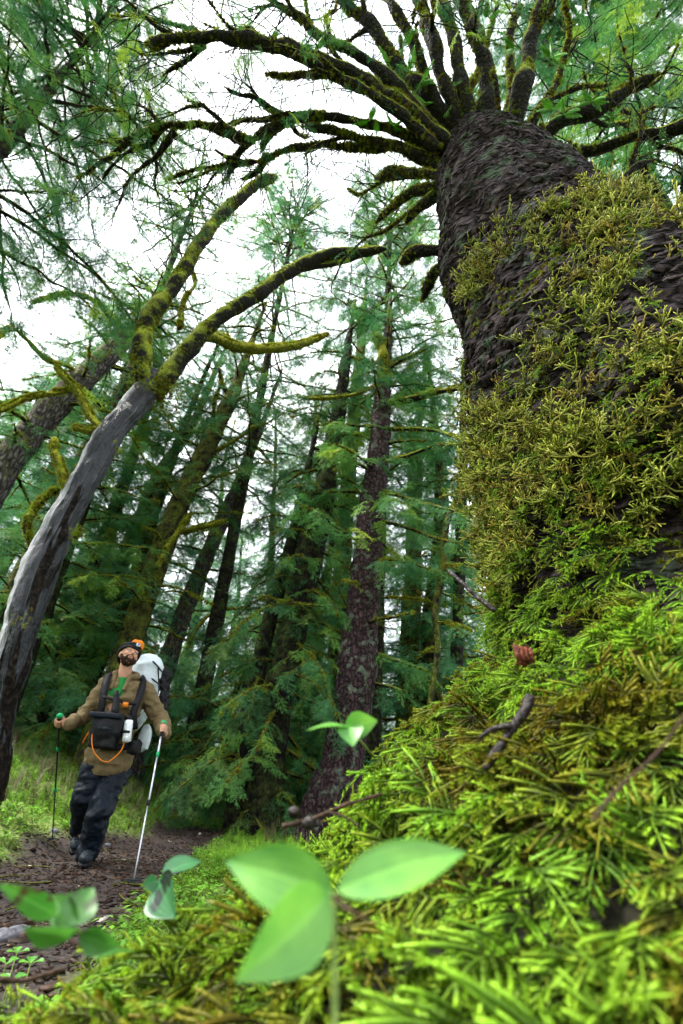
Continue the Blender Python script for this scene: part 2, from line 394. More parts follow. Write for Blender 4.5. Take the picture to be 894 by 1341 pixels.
def tuft_src(seed, n=70):
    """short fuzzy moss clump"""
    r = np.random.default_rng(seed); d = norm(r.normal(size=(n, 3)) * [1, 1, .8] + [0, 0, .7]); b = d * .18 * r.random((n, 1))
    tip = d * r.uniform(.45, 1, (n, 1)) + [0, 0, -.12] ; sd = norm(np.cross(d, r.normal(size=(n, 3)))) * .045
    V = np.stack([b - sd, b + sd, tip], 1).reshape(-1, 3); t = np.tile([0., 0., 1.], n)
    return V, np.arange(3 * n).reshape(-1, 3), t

def spray_src(seed, droop=.35, need=.075, nw=.0085, wid=.45):
    """a lacy, irregular conifer spray, spine along +X, needles as narrow blades"""
    r = np.random.default_rng(seed); tri = []; tw = []
    s = np.linspace(0, 1, 10); C = np.stack([s, r.normal(0, .12) * s ** 2 + .03 * np.sin(s * 7 + seed), -droop * s ** 2 + .03 * np.sin(s * 9)], -1)
    def needles(P, m):
        u = (np.arange(m) + r.random(m)) / m
        b = np.stack([np.interp(u, np.linspace(0, 1, len(P)), P[:, a]) for a in range(3)], -1); d = norm(P[-1] - P[0])
        side = np.where(np.arange(m) % 2, 1, -1)[:, None]; perp = norm(np.cross(d, [0, 0, 1.0]))
        nd = norm(d * .6 + perp * side + np.array([0, 0, 1]) * r.normal(.05, .4, (m, 1))); tip = b + nd * need * r.uniform(.6, 1.25, (m, 1)); w_ = d * nw
        tri.append(np.stack([b - w_, b + w_, tip], 1))
    def twig(c, d, L, lvl):
        u = np.linspace(0, 1, 5); P = c + d * (u * L)[:, None] + np.array([0, 0, -.35]) * (L * u ** 2)[:, None] + r.normal(0, .02 * L, (5, 3)) * u[:, None]
        needles(P, max(4, int(L / .022))); tw.append((P, .005 if lvl == 0 else .0035))
        if lvl < 1:
            for q in range(int(L / .09)):
                t = r.uniform(.2, .9); cc = np.array([np.interp(t, u, P[:, a]) for a in range(3)]); sd = norm(np.cross(d, [0, 0, 1])) * (1 if q % 2 else -1); twig(cc, norm(d * .9 + sd * r.uniform(.5, 1) + r.normal(0, .2, 3)), L * r.uniform(.3, .55), 1)
    needles(C, 30); tw.append((C, .007))
    for q in range(12):
        t = .08 + .85 * (q + r.random()) / 12; side = 1 if q % 2 else -1
        c = np.array([np.interp(t, s, C[:, a]) for a in range(3)]); twig(c, norm(np.array([r.uniform(.4, 1.0), side, r.normal(0, .22)])), wid * (1.1 - t) ** .6 * r.uniform(.5, 1.2), 0)
    V = np.vstack(tri).reshape(-1, 3); F = np.arange(len(V)).reshape(-1, 3); F = np.hstack([F, F[:, :1]])
    for P, w_ in tw:
        v, f = tube(P, w_ * np.linspace(1, .4, len(P)), 3, cap=False); F = np.vstack([F, f + len(V)]); V = np.vstack([V, v])
    return V, F

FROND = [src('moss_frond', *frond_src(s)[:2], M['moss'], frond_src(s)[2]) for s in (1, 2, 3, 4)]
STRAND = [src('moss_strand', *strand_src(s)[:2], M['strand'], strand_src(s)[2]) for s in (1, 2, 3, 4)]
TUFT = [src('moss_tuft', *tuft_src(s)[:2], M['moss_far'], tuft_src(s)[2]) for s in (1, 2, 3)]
SPR = {k: [src('spray_' + k, *spray_src(s, droop=dr), M[k]) for s, dr in ((1, .3), (2, .5), (3, .15))] for k in ('needle', 'needle_dark', 'needle_far')}
def leafy_src(seed, n=14, mat='broad'):
    r = np.random.default_rng(seed); V = []; F = []
    for q in range(n):
        a = r.uniform(0, 6.28); b = np.array([math.cos(a), math.sin(a), 0]) * r.uniform(.05, .6) + [0, 0, r.uniform(.2, .9)]
        d = norm(np.array([math.cos(a), math.sin(a), r.normal(0, .3)])); sd = norm(np.cross(d, [0, 0, 1])); L = r.uniform(.2, .4)
        v = np.array([b, b + d * L * .5 + sd * L * .3, b + d * L - [0, 0, .1 * L], b + d * L * .5 - sd * L * .3]); V.append(v); F.append(np.array([[0, 1, 2, 3]]) + 4 * q)
    return np.vstack(V), np.vstack(F)
LEAFY = [src('leafy_herb', *leafy_src(s), M['broad']) for s in (1, 2, 3)]
def chip_src(seed):
    r = np.random.default_rng(seed); v = np.array([[x, y, z] for x in (-.5, .5) for y in (-.5, .5) for z in (-.5, .5)]) * [1, r.uniform(.25, .6), .12]; v += r.normal(0, .05, v.shape)
    return v, np.array([[0, 1, 3, 2], [4, 6, 7, 5], [0, 4, 5, 1], [2, 3, 7, 6], [0, 2, 6, 4], [1, 5, 7, 3]])
M['chip'] = mat_leaf('chip', [(0, (.006, .003, .0018)), (.5, (.028, .013, .007)), (.8, (.075, .036, .018)), (.95, (.14, .09, .06)), (1, (.4, .36, .3))], trans=0, rough=.6)
CHIP = [src('bark_chip', *chip_src(s), M['chip']) for s in (1, 2, 3)]
def grass_src(seed, n=18, wd=.012):
    r = np.random.default_rng(seed); V = []; F = []
    for q in range(n):
        a = r.uniform(0, 6.28); b = r.normal(0, .06, 3) * [1, 1, 0]; d = np.array([math.cos(a), math.sin(a), 0]); L = r.uniform(.5, 1); l = r.uniform(.1, .7)
        sd = np.array([-d[1], d[0], 0]) * wd; m = b + [0, 0, L * .6] + d * L * l * .3; e = b + [0, 0, L * (1 - .4 * l)] + d * L * l
        V.append(np.array([b - sd, b + sd, m + sd * .8, m - sd * .8, e])); F.append(np.array([[0, 1, 2, 3], [3, 2, 4, 3]]) + 5 * q)
    return np.vstack(V), np.vstack(F)
M['grass_green'] = mat_leaf('grass_green', [(0, (.07, .17, .015)), (1, (.22, .42, .03))], trans=.35)
M['grass_dry'] = mat_leaf('grass_dry', [(0, (.05, .045, .02)), (.6, (.13, .11, .05)), (1, (.30, .26, .17))], trans=.3)
GRG = [src('green_grass', *grass_src(s), M['grass_green']) for s in (1, 2)]; GRD = [src('dry_grass', *grass_src(s, 14, .008), M['grass_dry']) for s in (3, 4)]

# ------------------------------------------------------------------ ground
def gz(x, y):
    x = np.asarray(x, float); y = np.asarray(y, float); r_ = np.hypot(x, y)
    bank = .33 * np.maximum(0, -x - 2.0 - .02 * y); bank = 3.0 * np.tanh(bank / 3.0)
    P = np.stack([x * .45, y * .45, 0 * x], -1)
    far = .035 * np.maximum(0, r_ - 7.5); far = 2.2 * np.tanh(far / 2.2)
    back = np.where(y < 0, 1, 1)
    return (bank + far * back) + .05 * fbm(P, 11, 3) * np.clip(r_ / 4, 0, 1) + .012 * fbm(P * 8, 12, 3)
def pathmask(x, y):
    n = .28 * fbm(np.stack([x * .9, y * .9, 0 * x], -1), 5, 4)
    l = (x + 2.28 + .02 * y) + n; r_ = (-.52 - .10 * y - x) + n * .7
    e = (9.3 - y) * .4 + n
    return np.clip(np.minimum(np.minimum(l, r_), e) * 5 + .5, 0, 1)
RB = np.array([1.60, 1.65])                                        # foot of the giant tree
def moundz(x, y):
    rho = np.hypot(x - RB[0], y - RB[1])
    h = np.interp(rho, [.6, .95, 1.1, 1.35, 1.73, 1.88, 2.1, 2.3, 2.6, 3.0, 3.5, 4.2], [.60, .44, .35, .16, -.11, -.18, -.235, -.27, -.35, -.5, -.62, -.9])
    th = np.arctan2(y - RB[1], x - RB[0])
    P = np.stack([x * 2.2, y * 2.2, 0 * x], -1)
    ss = lambda v: np.clip(v, 0, 1) ** 2 * (3 - 2 * np.clip(v, 0, 1))
    h = h - .55 * ss((y - .66) / 1.2) * ss((.36 - x) / .6)
    return CAMP[2] + h + .055 * fbm(P, 21, 4) * np.clip((np.hypot(x, y) - .1) * 3, .25, 1)
rr = np.concatenate([[.3], np.geomspace(.8, 130, 230)]); aa = np.linspace(-np.pi, np.pi, 420, endpoint=False)
# finer in front
X_ = rr[:, None] * np.sin(aa); Y_ = rr[:, None] * np.cos(aa); Z_ = gz(X_, Y_)
V_ = np.stack([X_, Y_, Z_], -1).reshape(-1, 3); i_, j_ = np.meshgrid(np.arange(len(rr) - 1), np.arange(len(aa)), indexing='ij'); j2_ = (j_ + 1) % len(aa)
F_ = np.stack([i_ * len(aa) + j_, i_ * len(aa) + j2_, (i_ + 1) * len(aa) + j2_, (i_ + 1) * len(aa) + j_], -1).reshape(-1, 4)[:, ::-1]
gm = bpy.data.materials.new('ground'); t, o = nodes(gm)
p = N(t, 'ShaderNodeBsdfPrincipled', Roughness=.8); at = N(t, 'ShaderNodeAttribute', attribute_name='path'); c = N(t, 'ShaderNodeTexCoord')
n1 = N(t, 'ShaderNodeTexNoise', Scale=30.0, Detail=8.0); n2 = N(t, 'ShaderNodeTexNoise', Scale=5.0, Detail=6.0)
for n_ in (n1, n2): t.links.new(c.outputs['Object'], n_.inputs['Vector'])
soil = ramp(t, n1.outputs[0], [(.35, (.006, .003, .0018)), (.55, (.022, .011, .006)), (.72, (.06, .032, .018))])
gr = mixc(t, n2.outputs[0], ramp(t, n1.outputs[0], [(.3, (.05, .10, .010)), (.7, (.20, .36, .03))]), ramp(t, n1.outputs[0], [(.3, (.05, .05, .012)), (.7, (.2, .22, .04))]))
t.links.new(mixc(t, at.outputs['Fac'], gr, soil), p.inputs['Base Color'])
bp = N(t, 'ShaderNodeBump', Strength=.8, Distance=.05); t.links.new(n1.outputs[0], bp.inputs['Height']); t.links.new(bp.outputs[0], p.inputs['Normal'])
t.links.new(p.outputs[0], o.inputs[0])
me = mk_mesh('ground', V_, F_, gm); set_attr(me, 'path', 'FLOAT', 'POINT', pathmask(V_[:, 0], V_[:, 1]), 'value')
g_ = bpy.data.objects.new('ground', me); COL.objects.link(g_); g_['kind'] = 'structure'

# the moss-grown mound of roots and humus the camera sits on
rho_ = np.linspace(.62, 4.2, 150); th_ = np.linspace(0, 2 * np.pi, 420, endpoint=False)
X_ = RB[0] + rho_[:, None] * np.cos(th_); Y_ = RB[1] + rho_[:, None] * np.sin(th_)
V_ = np.stack([X_, Y_, moundz(X_, Y_)], -1).reshape(-1, 3); i_, j_ = np.meshgrid(np.arange(len(rho_) - 1), np.arange(len(th_)), indexing='ij'); j2_ = (j_ + 1) % len(th_)
F_ = np.stack([i_ * len(th_) + j_, (i_ + 1) * len(th_) + j_, (i_ + 1) * len(th_) + j2_, i_ * len(th_) + j2_], -1).reshape(-1, 4)
mm_ = mat_simple('humus', (.008, .008, .003), .85, .6, 40, .8)
mo = bpy.data.objects.new('mossy_mound', mk_mesh('mossy_mound', V_, F_, mm_)); COL.objects.link(mo); mo['kind'] = 'structure'
def mnormal(x, y):
    e = .03; return norm(np.stack([-(moundz(x + e, y) - moundz(x - e, y)) / (2 * e), -(moundz(x, y + e) - moundz(x, y - e)) / (2 * e), np.ones_like(x)], -1))
def visible_xy(n, rmin, rmax, a0, a1, pw=1.0):
    """random ground points in a fan in front of the camera"""
    r_ = rmin + (rmax - rmin) * rng.random(n) ** pw; a = R(a0) + (R(a1) - R(a0)) * rng.random(n); return r_ * np.sin(a), r_ * np.cos(a)
def lay_moss(name, srcs, x, y, size, dt=0, gap=-.42):
    nrm = mnormal(x, y); P = np.stack([x, y, moundz(x, y)], -1)
    out_ = norm(np.stack([x - RB[0], y - RB[1], 0 * x], -1)); n = len(x)
    tocam = norm(CAMP - P)
    Xd = norm(out_ * .8 + nrm * rng.uniform(.05, .75, (n, 1)) + rng.normal(0, .42, (n, 3)) + tocam * .15 - np.array([0, 0, .25]))
    patch = fbm(P * 6, 31, 3); tint = np.clip(.55 + dt + .5 * patch + rng.normal(0, .2, n), 0, 1)
    kp = fbm(P * 9, 35, 3) > gap; P, Xd, nrm, tint, n = P[kp], Xd[kp], nrm[kp], tint[kp], kp.sum(); size = np.asarray(size)[kp]
    return scatter(name, srcs, P - nrm * .01, Xd, nrm + rng.normal(0, .18, (n, 3)), size, tint, kind='stuff')
x1, y1 = visible_xy(4200, .22, 1.9, -42, 62, .75)
d1 = np.sqrt(x1 ** 2 + y1 ** 2 + (moundz(x1, y1) - CAMP[2]) ** 2)
ok = (d1 > .22) & (np.hypot(x1 - RB[0], y1 - RB[1]) > .95)
x1, y1 = x1[ok], y1[ok]
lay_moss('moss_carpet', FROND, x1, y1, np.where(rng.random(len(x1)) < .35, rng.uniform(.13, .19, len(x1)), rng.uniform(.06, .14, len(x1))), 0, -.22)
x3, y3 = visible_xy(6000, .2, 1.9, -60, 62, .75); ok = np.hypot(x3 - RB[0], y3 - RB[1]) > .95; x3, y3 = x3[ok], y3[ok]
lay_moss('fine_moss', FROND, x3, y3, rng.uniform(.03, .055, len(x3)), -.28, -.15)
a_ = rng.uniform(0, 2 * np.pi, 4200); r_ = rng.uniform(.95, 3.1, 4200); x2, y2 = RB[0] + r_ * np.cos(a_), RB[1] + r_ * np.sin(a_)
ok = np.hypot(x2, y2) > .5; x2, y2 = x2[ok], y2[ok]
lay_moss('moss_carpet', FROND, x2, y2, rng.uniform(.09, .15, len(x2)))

# ------------------------------------------------------------------ the giant tree
def nd(az, Dh, z, r): a = R(az); return [Dh * math.sin(a), Dh * math.cos(a), z + CAMP[2], r]
GN_ = np.array([nd(47, 2.3, -.7, 1.35), nd(45.5, 2.3, 0, 1.10), nd(43.2, 2.3, .6, .95), nd(39.4, 2.3, 1.2, .80), nd(36.8, 2.3, 1.8, .69), nd(33.4, 2.32, 2.4, .61), nd(29.2, 2.36, 3.0, .545), nd(26.3, 2.4, 3.7, .48), nd(24, 2.42, 4.3, .42), nd(22.5, 2.45, 4.8, .34), nd(21.5, 2.5, 5.4, .2), nd(21, 2.6, 6.0, .08)])
giant = root('giant_spruce', 'huge moss draped spruce trunk filling the right side, with a whorl of mossy limbs overhead', 'tree', (RB[0], RB[1], .3))
nzv, nth = 620, 460
GC = smooth_path(GN_, nzv); thv = np.linspace(0, 2 * np.pi, nth, endpoint=False)
def giant_surf(C, th):
    """C (n,4) spine rows, th (m,) -> points (n,m,3)"""
    nrm = np.stack([np.cos(th) , np.sin(th), 0 * th], -1)
    P = C[:, None, :3] + nrm[None] * C[:, 3][:, None, None]
    tz = P[..., 2]; s = C[:, 3][:, None] + 0 * th[None]
    lump = .07 * fbm(np.stack([P[..., 0] * 1.6, P[..., 1] * 1.6, tz * .9], -1), 3, 3)
    Q = np.stack([P[..., 0] * 4.5, P[..., 1] * 4.5, tz * 24 + 5 * fbm(P * 2.0, 9, 3)], -1)
    rid = 1 - np.abs(fbm(Q, 4, 3)) * 1.6; plates = .034 * np.clip(rid, -.9, .8) * (1 + .5 * fbm(P * 3, 19, 2))
    fine = .012 * fbm(P * np.array([26, 26, 60]), 6, 3)
    hol = np.array([CAMP + ray(905, 705) * 1.7]); dh = np.linalg.norm(P - hol[0], axis=-1); cav = -.33 * np.exp(-(dh / .30) ** 2)
    hol2 = CAMP + ray(712, 500) * 1.9; cav = cav - .08 * np.exp(-(np.linalg.norm((P - hol2) * [1, 1, .6], axis=-1) / .2) ** 2)
    f_ = np.clip((6.2 - tz) / 1.5, .15, 1)
    return P + nrm[None] * ((lump + plates + fine + cav) * f_)[..., None], nrm
P_, nn_ = giant_surf(GC, thv)
i_, j_ = np.meshgrid(np.arange(nzv - 1), np.arange(nth), indexing='ij'); j2_ = (j_ + 1) % nth
F_ = np.stack([i_ * nth + j_, i_ * nth + j2_, (i_ + 1) * nth + j2_, (i_ + 1) * nth + j_], -1).reshape(-1, 4)
tr = bpy.data.objects.new('trunk', mk_mesh('trunk', P_.reshape(-1, 3) - parent_origin(giant), F_, M['bark_giant'])); COL.objects.link(tr); tr.parent = giant

# moss on the trunk: long fronds low down and on the left edge, stringy curls higher up
def trunk_pts(n, z0, z1):
    iz = rng.integers(0, nzv, n * 3); zz = GC[iz, 2]; iz = iz[(zz > z0) & (zz < z1)][:n]
    jt = rng.integers(0, nth, len(iz)); p = P_[iz, jt]; nr = nn_[jt]
    f_ = ((CAMP - p) * nr).sum(1) > -.45                              # the side that can be seen, and a little round it
    return p[f_], nr[f_]
def pixel(p):
    c = (p - CAMP) @ MW.T if False else (p - CAMP) @ MW
    return 447 + FOC * c[:, 0] / -c[:, 2], 670.5 - FOC * c[:, 1] / -c[:, 2]
p, nr = trunk_pts(34000, .35, 3.6)
z = p[:, 2]; nzp = fbm(p * [3.0, 3.0, 2.2], 41, 4)
tang = norm(np.cross(nr, [0, 0, 1.0])); side = (nr * norm(np.array([-.96, .28, 0]))).sum(1)         # 1 on the left edge
cov = np.interp(z, [.5, 1.3, 1.7, 2.2, 2.8, 3.2, 3.5], [1.6, 1.5, .62, -.14, -.26, -.42, -1.2]) + .55 * np.clip(side, 0, 1) * np.clip((2.0 - z), 0, 1) + .22*np.clip(-side, -1, 1)*(z>2.2)
hol_ = CAMP + ray(905, 705) * 1.7; cov = cov - 2.5 * np.exp(-(np.linalg.norm(p - hol_, axis=1) / .17) ** 2)
ok = nzp + cov > rng.normal(0, .27, len(p)); p, nr, z, side = p[ok], nr[ok], z[ok], side[ok]
low = z < 1.35 + .3 * fbm(p * 2.5, 77, 2)
def hang(p, nr, dn, outw, jit): return norm(nr * outw + np.array([0, 0, -1.0]) * dn + rng.normal(0, jit, p.shape))
pl, nl_ = p[low], nr[low]
sel = rng.random(len(pl)) < .42
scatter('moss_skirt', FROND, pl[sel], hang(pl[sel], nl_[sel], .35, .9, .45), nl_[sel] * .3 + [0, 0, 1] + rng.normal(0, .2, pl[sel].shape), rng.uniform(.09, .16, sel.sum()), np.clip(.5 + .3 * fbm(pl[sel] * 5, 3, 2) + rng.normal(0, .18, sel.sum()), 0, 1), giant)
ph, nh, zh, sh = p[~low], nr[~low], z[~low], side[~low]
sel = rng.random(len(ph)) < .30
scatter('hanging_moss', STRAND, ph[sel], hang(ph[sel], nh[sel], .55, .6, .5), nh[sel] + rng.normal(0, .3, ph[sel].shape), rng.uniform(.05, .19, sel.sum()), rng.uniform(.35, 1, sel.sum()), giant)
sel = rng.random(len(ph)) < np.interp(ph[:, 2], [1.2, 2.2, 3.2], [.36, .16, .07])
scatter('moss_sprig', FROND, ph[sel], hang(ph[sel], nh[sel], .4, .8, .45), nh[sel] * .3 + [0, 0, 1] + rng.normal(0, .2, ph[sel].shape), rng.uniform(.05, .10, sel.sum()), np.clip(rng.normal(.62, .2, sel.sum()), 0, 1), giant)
pt, ntt = trunk_pts(30000, 1.2, 3.9); q = fbm(pt * 7, 51, 3) + .25*fbm(pt*2,52,2) + np.interp(pt[:, 2], [1.2, 2.6, 3.9], [.05, -.22, -.6]) > .12
scatter('lichen_crust', TUFT, pt[q] , ntt[q], rng.normal(0, 1, pt[q].shape), rng.uniform(.010, .024, q.sum()), None, giant)

# limbs: (pixel path, distance at the trunk, distance at the tip, width in pixels at both ends)
LIMBS = [
 ([(590,196),(535,148),(501,127),(468,101),(417,79),(367,62),(315,54),(264,50),(214,55),(192,57)], 5.1, 5.9, 21, 13),
 ([(592,190),(535,127),(501,94),(478,77),(434,60),(411,47),(390,25),(370,12)], 5.2, 6.0, 19, 7),
 ([(575,196),(518,141),(474,117),(434,101),(387,97),(350,97)], 5.0, 5.6, 15, 8),
 ([(598,190),(548,117),(531,101),(508,67),(488,37),(461,13),(438,-8)], 5.3, 6.4, 19, 15),
 ([(600,190),(565,117),(552,77),(535,40),(515,8),(500,-12)], 5.5, 6.6, 14, 12),
 ([(608,195),(585,114),(567,60),(556,22),(548,-15)], 5.2, 6.3, 20, 17),
 ([(620,196),(605,112),(596,56),(582,15),(572,-15)], 5.2, 6.4, 19, 16),
 ([(640,200),(637,123),(631,63),(616,24),(598,-12)], 5.15, 6.4, 23, 20),
 ([(668,205),(677,123),(690,82),(700,37),(722,-10)], 5.2, 6.3, 24, 18),
 ([(660,205),(650,112),(644,93)], 5.1, 5.4, 8, 4),
 ([(695,215),(720,168),(758,153),(799,134),(829,116),(866,96)], 5.2, 5.6, 20, 19),
 ([(760,200),(818,184),(851,179),(894,168),(940,158)], 5.6, 5.6, 12, 24),
 ([(707,216),(708,190),(709,168)], 4.95, 5.0, 17, 15),
 ([(680,195),(700,150),(725,110),(742,60),(735,-10)], 5.6, 6.6, 12, 7),
 ([(685,190),(709,140),(752,122),(800,110)], 5.6, 6.2, 9, 4),
 ([(690,200),(745,150),(800,165),(850,150)], 5.7, 6.4, 8, 4),
 ([(578,222),(535,198),(488,194),(434,191),(384,198),(347,211),(317,213),(281,219),(214,236)], 5.0, 6.0, 15, 4),
 ([(570,215),(531,198),(488,188),(441,174),(397,164)], 5.05, 5.4, 13, 10),
 ([(582,200),(528,174),(501,164),(434,154),(411,153),(380,159),(350,172),(333,186)], 5.1, 5.7, 14, 13),
 ([(333,186),(312,180),(295,171),(268,165),(241,164),(205,167),(191,171),(147,198),(100,230)], 5.7, 6.3, 13, 8),
 ([(575,232),(545,226),(518,225),(491,236)], 4.8, 5.2, 15, 14),
 ([(572,245),(540,250),(515,265),(490,290)], 4.8, 5.1, 13, 12),
 ([(572,255),(550,268),(531,287)], 4.8, 5.0, 13, 10),
 ([(585,328),(550,325),(526,343)], 4.1, 4.2, 16, 17),
 ([(588,345),(565,362),(549,393)], 4.0, 4.1, 13, 14),
 ([(560,235),(500,240),(470,258),(455,246)], 5.1, 5.5, 5, 2),
 ([(548,268),(510,300),(470,320),(430,370)], 5.0, 5.4, 5, 2),
 ([(790,262),(812,245),(833,224),(859,213)], 4.4, 4.6, 16, 7),
 ([(625,190),(612,130),(628,90),(640,45),(655,-5)], 5.7, 6.8, 11, 7),
 ([(650,190),(662,140),(672,95),(668,45),(684,5)], 5.7, 6.8, 11, 9),
 ([(600,180),(572,150),(540,115),(524,80),(520,45)], 5.7, 6.6, 10, 6),
 ([(585,190),(560,160),(500,110),(450,85),(410,35),(400,-5)], 5.8, 6.8, 9, 4),
]
SUBL = [ # forks: path, distance, widths
 ([(270,60),(245,74),(231,80),(209,97)], 5.85, 5.95, 11, 3), ([(264,63),(240,70),(224,72),(187,76)], 5.85, 6.0, 8, 3), ([(268,46),(250,34),(234,30),(197,18),(150,22)], 5.85, 6.1, 8, 1.5),
 ([(350,60),(330,38),(300,42),(270,36)], 5.7, 5.9, 4, 1.5), ([(434,60),(425,30),(440,5)], 5.6, 6, 5, 3), ([(390,25),(360,10),(330,15)], 5.9, 6.1, 4, 2),
 ([(378,161),(355,145),(335,131),(315,124),(295,110)], 5.6, 5.8, 12, 4), ([(368,156),(330,155),(295,159)], 5.6, 5.8, 9, 4), ([(335,131),(322,115),(312,103)], 5.7, 5.8, 5, 2),
 ([(300,171),(285,155),(271,144),(262,134),(245,130)], 5.8, 6, 9, 3), ([(262,140),(245,142),(225,151)], 5.9, 6, 5, 2), ([(228,168),(207,195),(185,215),(168,232)], 6.0, 6.2, 9, 3),
 ([(185,170),(170,150),(154,134),(148,118)], 6.1, 6.2, 5, 2), ([(160,145),(130,142),(105,146)], 6.1, 6.3, 3, 1), ([(191,171),(160,180),(125,183)], 6.1, 6.3, 7, 4), ([(215,168),(190,190),(160,205),(135,240)], 6.1, 6.3, 8, 3),
 ([(333,186),(315,200),(290,215),(230,238)], 5.7, 6.1, 10, 3), ([(347,205),(335,225),(318,232)], 5.6, 5.8, 12, 8), ([(380,160),(350,185),(345,200)], 5.6, 5.7, 9, 10),
 ([(170,232),(155,255),(145,280)], 6.2, 6.4, 4, 1.5), ([(799,134),(830,150),(860,140),(893,150)], 5.8, 6.2, 5, 2), ([(300,215),(275,240),(262,262)], 5.9, 6.1, 4, 1),
]
gfol = []; gmoss = []
def limb(path, d0, d1, w0, w1, parent, mat, k=10, seed=0, name='branch', bulge=.25):
    n = len(path); dd = np.linspace(d0, d1, n); W = np.array([D(a, b, q) for (a, b), q in zip(path, dd)])
    m = max(10, int(np.linalg.norm(np.diff(W, axis=0), axis=1).sum() / .03)); C = smooth_path(W, m)
    wob = fbm(np.stack([np.arange(m) * .12, 0 * np.arange(m), np.full(m, seed * 3.1)], -1), 5, 3)
    r0, r1 = rad(W[0], w0) * 1.02, rad(W[-1], w1) * .85; r = np.linspace(r0, r1, m) * (1 + bulge * wob); C = C + np.stack([fbm(C * 2.5, 61 + seed, 3), fbm(C * 2.5, 71 + seed, 3), fbm(C * 2.5, 81 + seed, 3)], -1) * .03
    taper = np.ones(m); taper[-3:] = [.85, .6, .3]; r = r * taper
    mb = MB(); mb.add(*tube(C, r, k, rough(r0 * .22, 1.6 / max(r0, .02) * .35, seed)))
    o = mb.build(name, mat, parent); return C, r, o
def moss_along(C, r, dens, acc, size=(.02, .05), upb=.6):
    L = np.linalg.norm(np.diff(C, axis=0), axis=1).sum(); n = int(L * dens); i = rng.integers(0, len(C), n)
    T = norm(np.gradient(C, axis=0))[i]; u = norm(rng.normal(size=(n, 3)) + [0, 0, upb]); u = norm(u - (u * T).sum(1)[:, None] * T)
    g = fbm(C[i] * 4, 91, 2) > -.35; acc.append((C[i][g] + (u * r[i][:, None] * .9)[g], u[g], rng.uniform(*size, g.sum())))
for q, (pa, d0, d1, w0, w1) in enumerate(LIMBS):
    C, r, o = limb(pa, d0, d1, w0, w1, giant, M['limb_dark' if q in (9, 25, 26, 27) else 'limb_moss'], seed=q)
    if q not in (27,): moss_along(C, r, 420 if w0 > 10 else 200, gmoss, (.014, .036))
    if q in (0, 1, 2, 3, 4, 13, 14, 15, 16, 17, 19, 25, 26, 31): gfol.append(C)
for q, (pa, d0, d1, w0, w1) in enumerate(SUBL):
    C, r, o = limb(pa, d0, d1, w0, w1, giant, M['limb_moss'], seed=50 + q, k=8); moss_along(C, r, 160, gmoss, (.014, .035)); gfol.append(C)
for q, (pa, d0, d1, w0, w1) in enumerate(LIMBS):      # forks of the limbs, each a branch of its own
    if w0 < 12 or q in (12, 20, 21, 22, 23, 24): continue
    n = len(pa); dd = np.linspace(d0, d1, n); W = smooth_path(np.array([D(a, b, e) for (a, b), e in zip(pa, dd)]), 40); T = norm(np.gradient(W, axis=0))
    for k_ in range(2):
        i = int(rng.uniform(.45, .95) * 39); d = norm(T[i] + rng.normal(0, .55, 3)); L = rng.uniform(.3, .7); pp = [W[i]]
        for s_ in range(5): d = norm(d + rng.normal(0, .25, 3)); pp.append(pp[-1] + d * L / 5)
        C = smooth_path(np.array(pp), 18); r = np.linspace(.022, .007, 18); b = MB(); b.add(*tube(C, r, 7, rough(.006, 14, q))); b.build('branch', M['limb_moss'], giant); moss_along(C, r, 130, gmoss, (.012, .028)); gfol.append(C)
P = np.vstack([a[0] for a in gmoss]); U = np.vstack([a[1] for a in gmoss]); S = np.concatenate([a[2] for a in gmoss])
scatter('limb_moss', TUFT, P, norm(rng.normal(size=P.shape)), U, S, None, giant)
# thin twigs and sprays hanging from the limbs
def twigs(C, n, L, acc, mb, out_=None, drop=.3, step=.07, fs=(.16, .30), rt=.005, fol=1.0):
    for q in range(n):
        i = rng.integers(int(len(C) * .25), len(C)); T = norm(C[min(i + 1, len(C) - 1)] - C[i - 1])
        d = norm(T * rng.uniform(.2, .9) + rng.normal(0, .6, 3) - [0, 0, drop]); l = L * rng.uniform(.4, 1.1); m = 6; p = [C[i]]
        for s in range(m): d = norm(d + rng.normal(0, .22, 3) - np.array([0, 0, .06])); p.append(p[-1] + d * l / m)
        p = np.array(p); mb.tube(p, [rt, rt * .4], 4, n=m + 1)
        for s in np.arange(.15, 1, step / l):
            if rng.random() > fol: continue
            c = np.array([np.interp(s, np.linspace(0, 1, m + 1), p[:, a]) for a in range(3)]); acc.append((c, norm(d + rng.normal(0, .7, 3) - [0, 0, .25]), rng.uniform(*fs)))
acc = []; mb = MB()
for C in gfol: twigs(C, 8, .8, acc, mb, fol=.14, fs=(.10, .20))
mb.build('twig', M['limb_dark'], giant, kind='stuff')
P = np.array([a[0] for a in acc]); scatter('foliage', SPR['needle'], P, np.array([a[1] for a in acc]), np.tile([0, 0, 1.], (len(P), 1)) + rng.normal(0, .3, P.shape), np.array([a[2] for a in acc]), None, giant)

# ------------------------------------------------------------------ the other trees
def wpath(path):                                   # [(px, py, h, width px)] -> points, radii
    W = np.array([H(a, b, h) for a, b, h, w_ in path]); r = np.array([rad(p, q[3]) for p, q in zip(W, path)]); return W, r
def finish(t, FO, MO, key, tuft=TUFT, tint=None):
    if FO:
        P = np.array([a[0] for a in FO]); X = np.array([a[1] for a in FO]); S = np.array([a[2] for a in FO])
        g = np.clip(.5 + .3 * fbm(P * .8, 15, 2) + rng.normal(0, .15, len(P)), 0, 1)
        scatter('foliage', SPR[key], P, X, np.tile([0, 0, 1.], (len(P), 1)) + rng.normal(0, .3, P.shape), S, g, t)
    if MO:
        P = np.vstack([a[0] for a in MO]); U = np.vstack([a[1] for a in MO]); S = np.concatenate([a[2] for a in MO])
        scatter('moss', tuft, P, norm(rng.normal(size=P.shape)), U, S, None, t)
NB = [0]
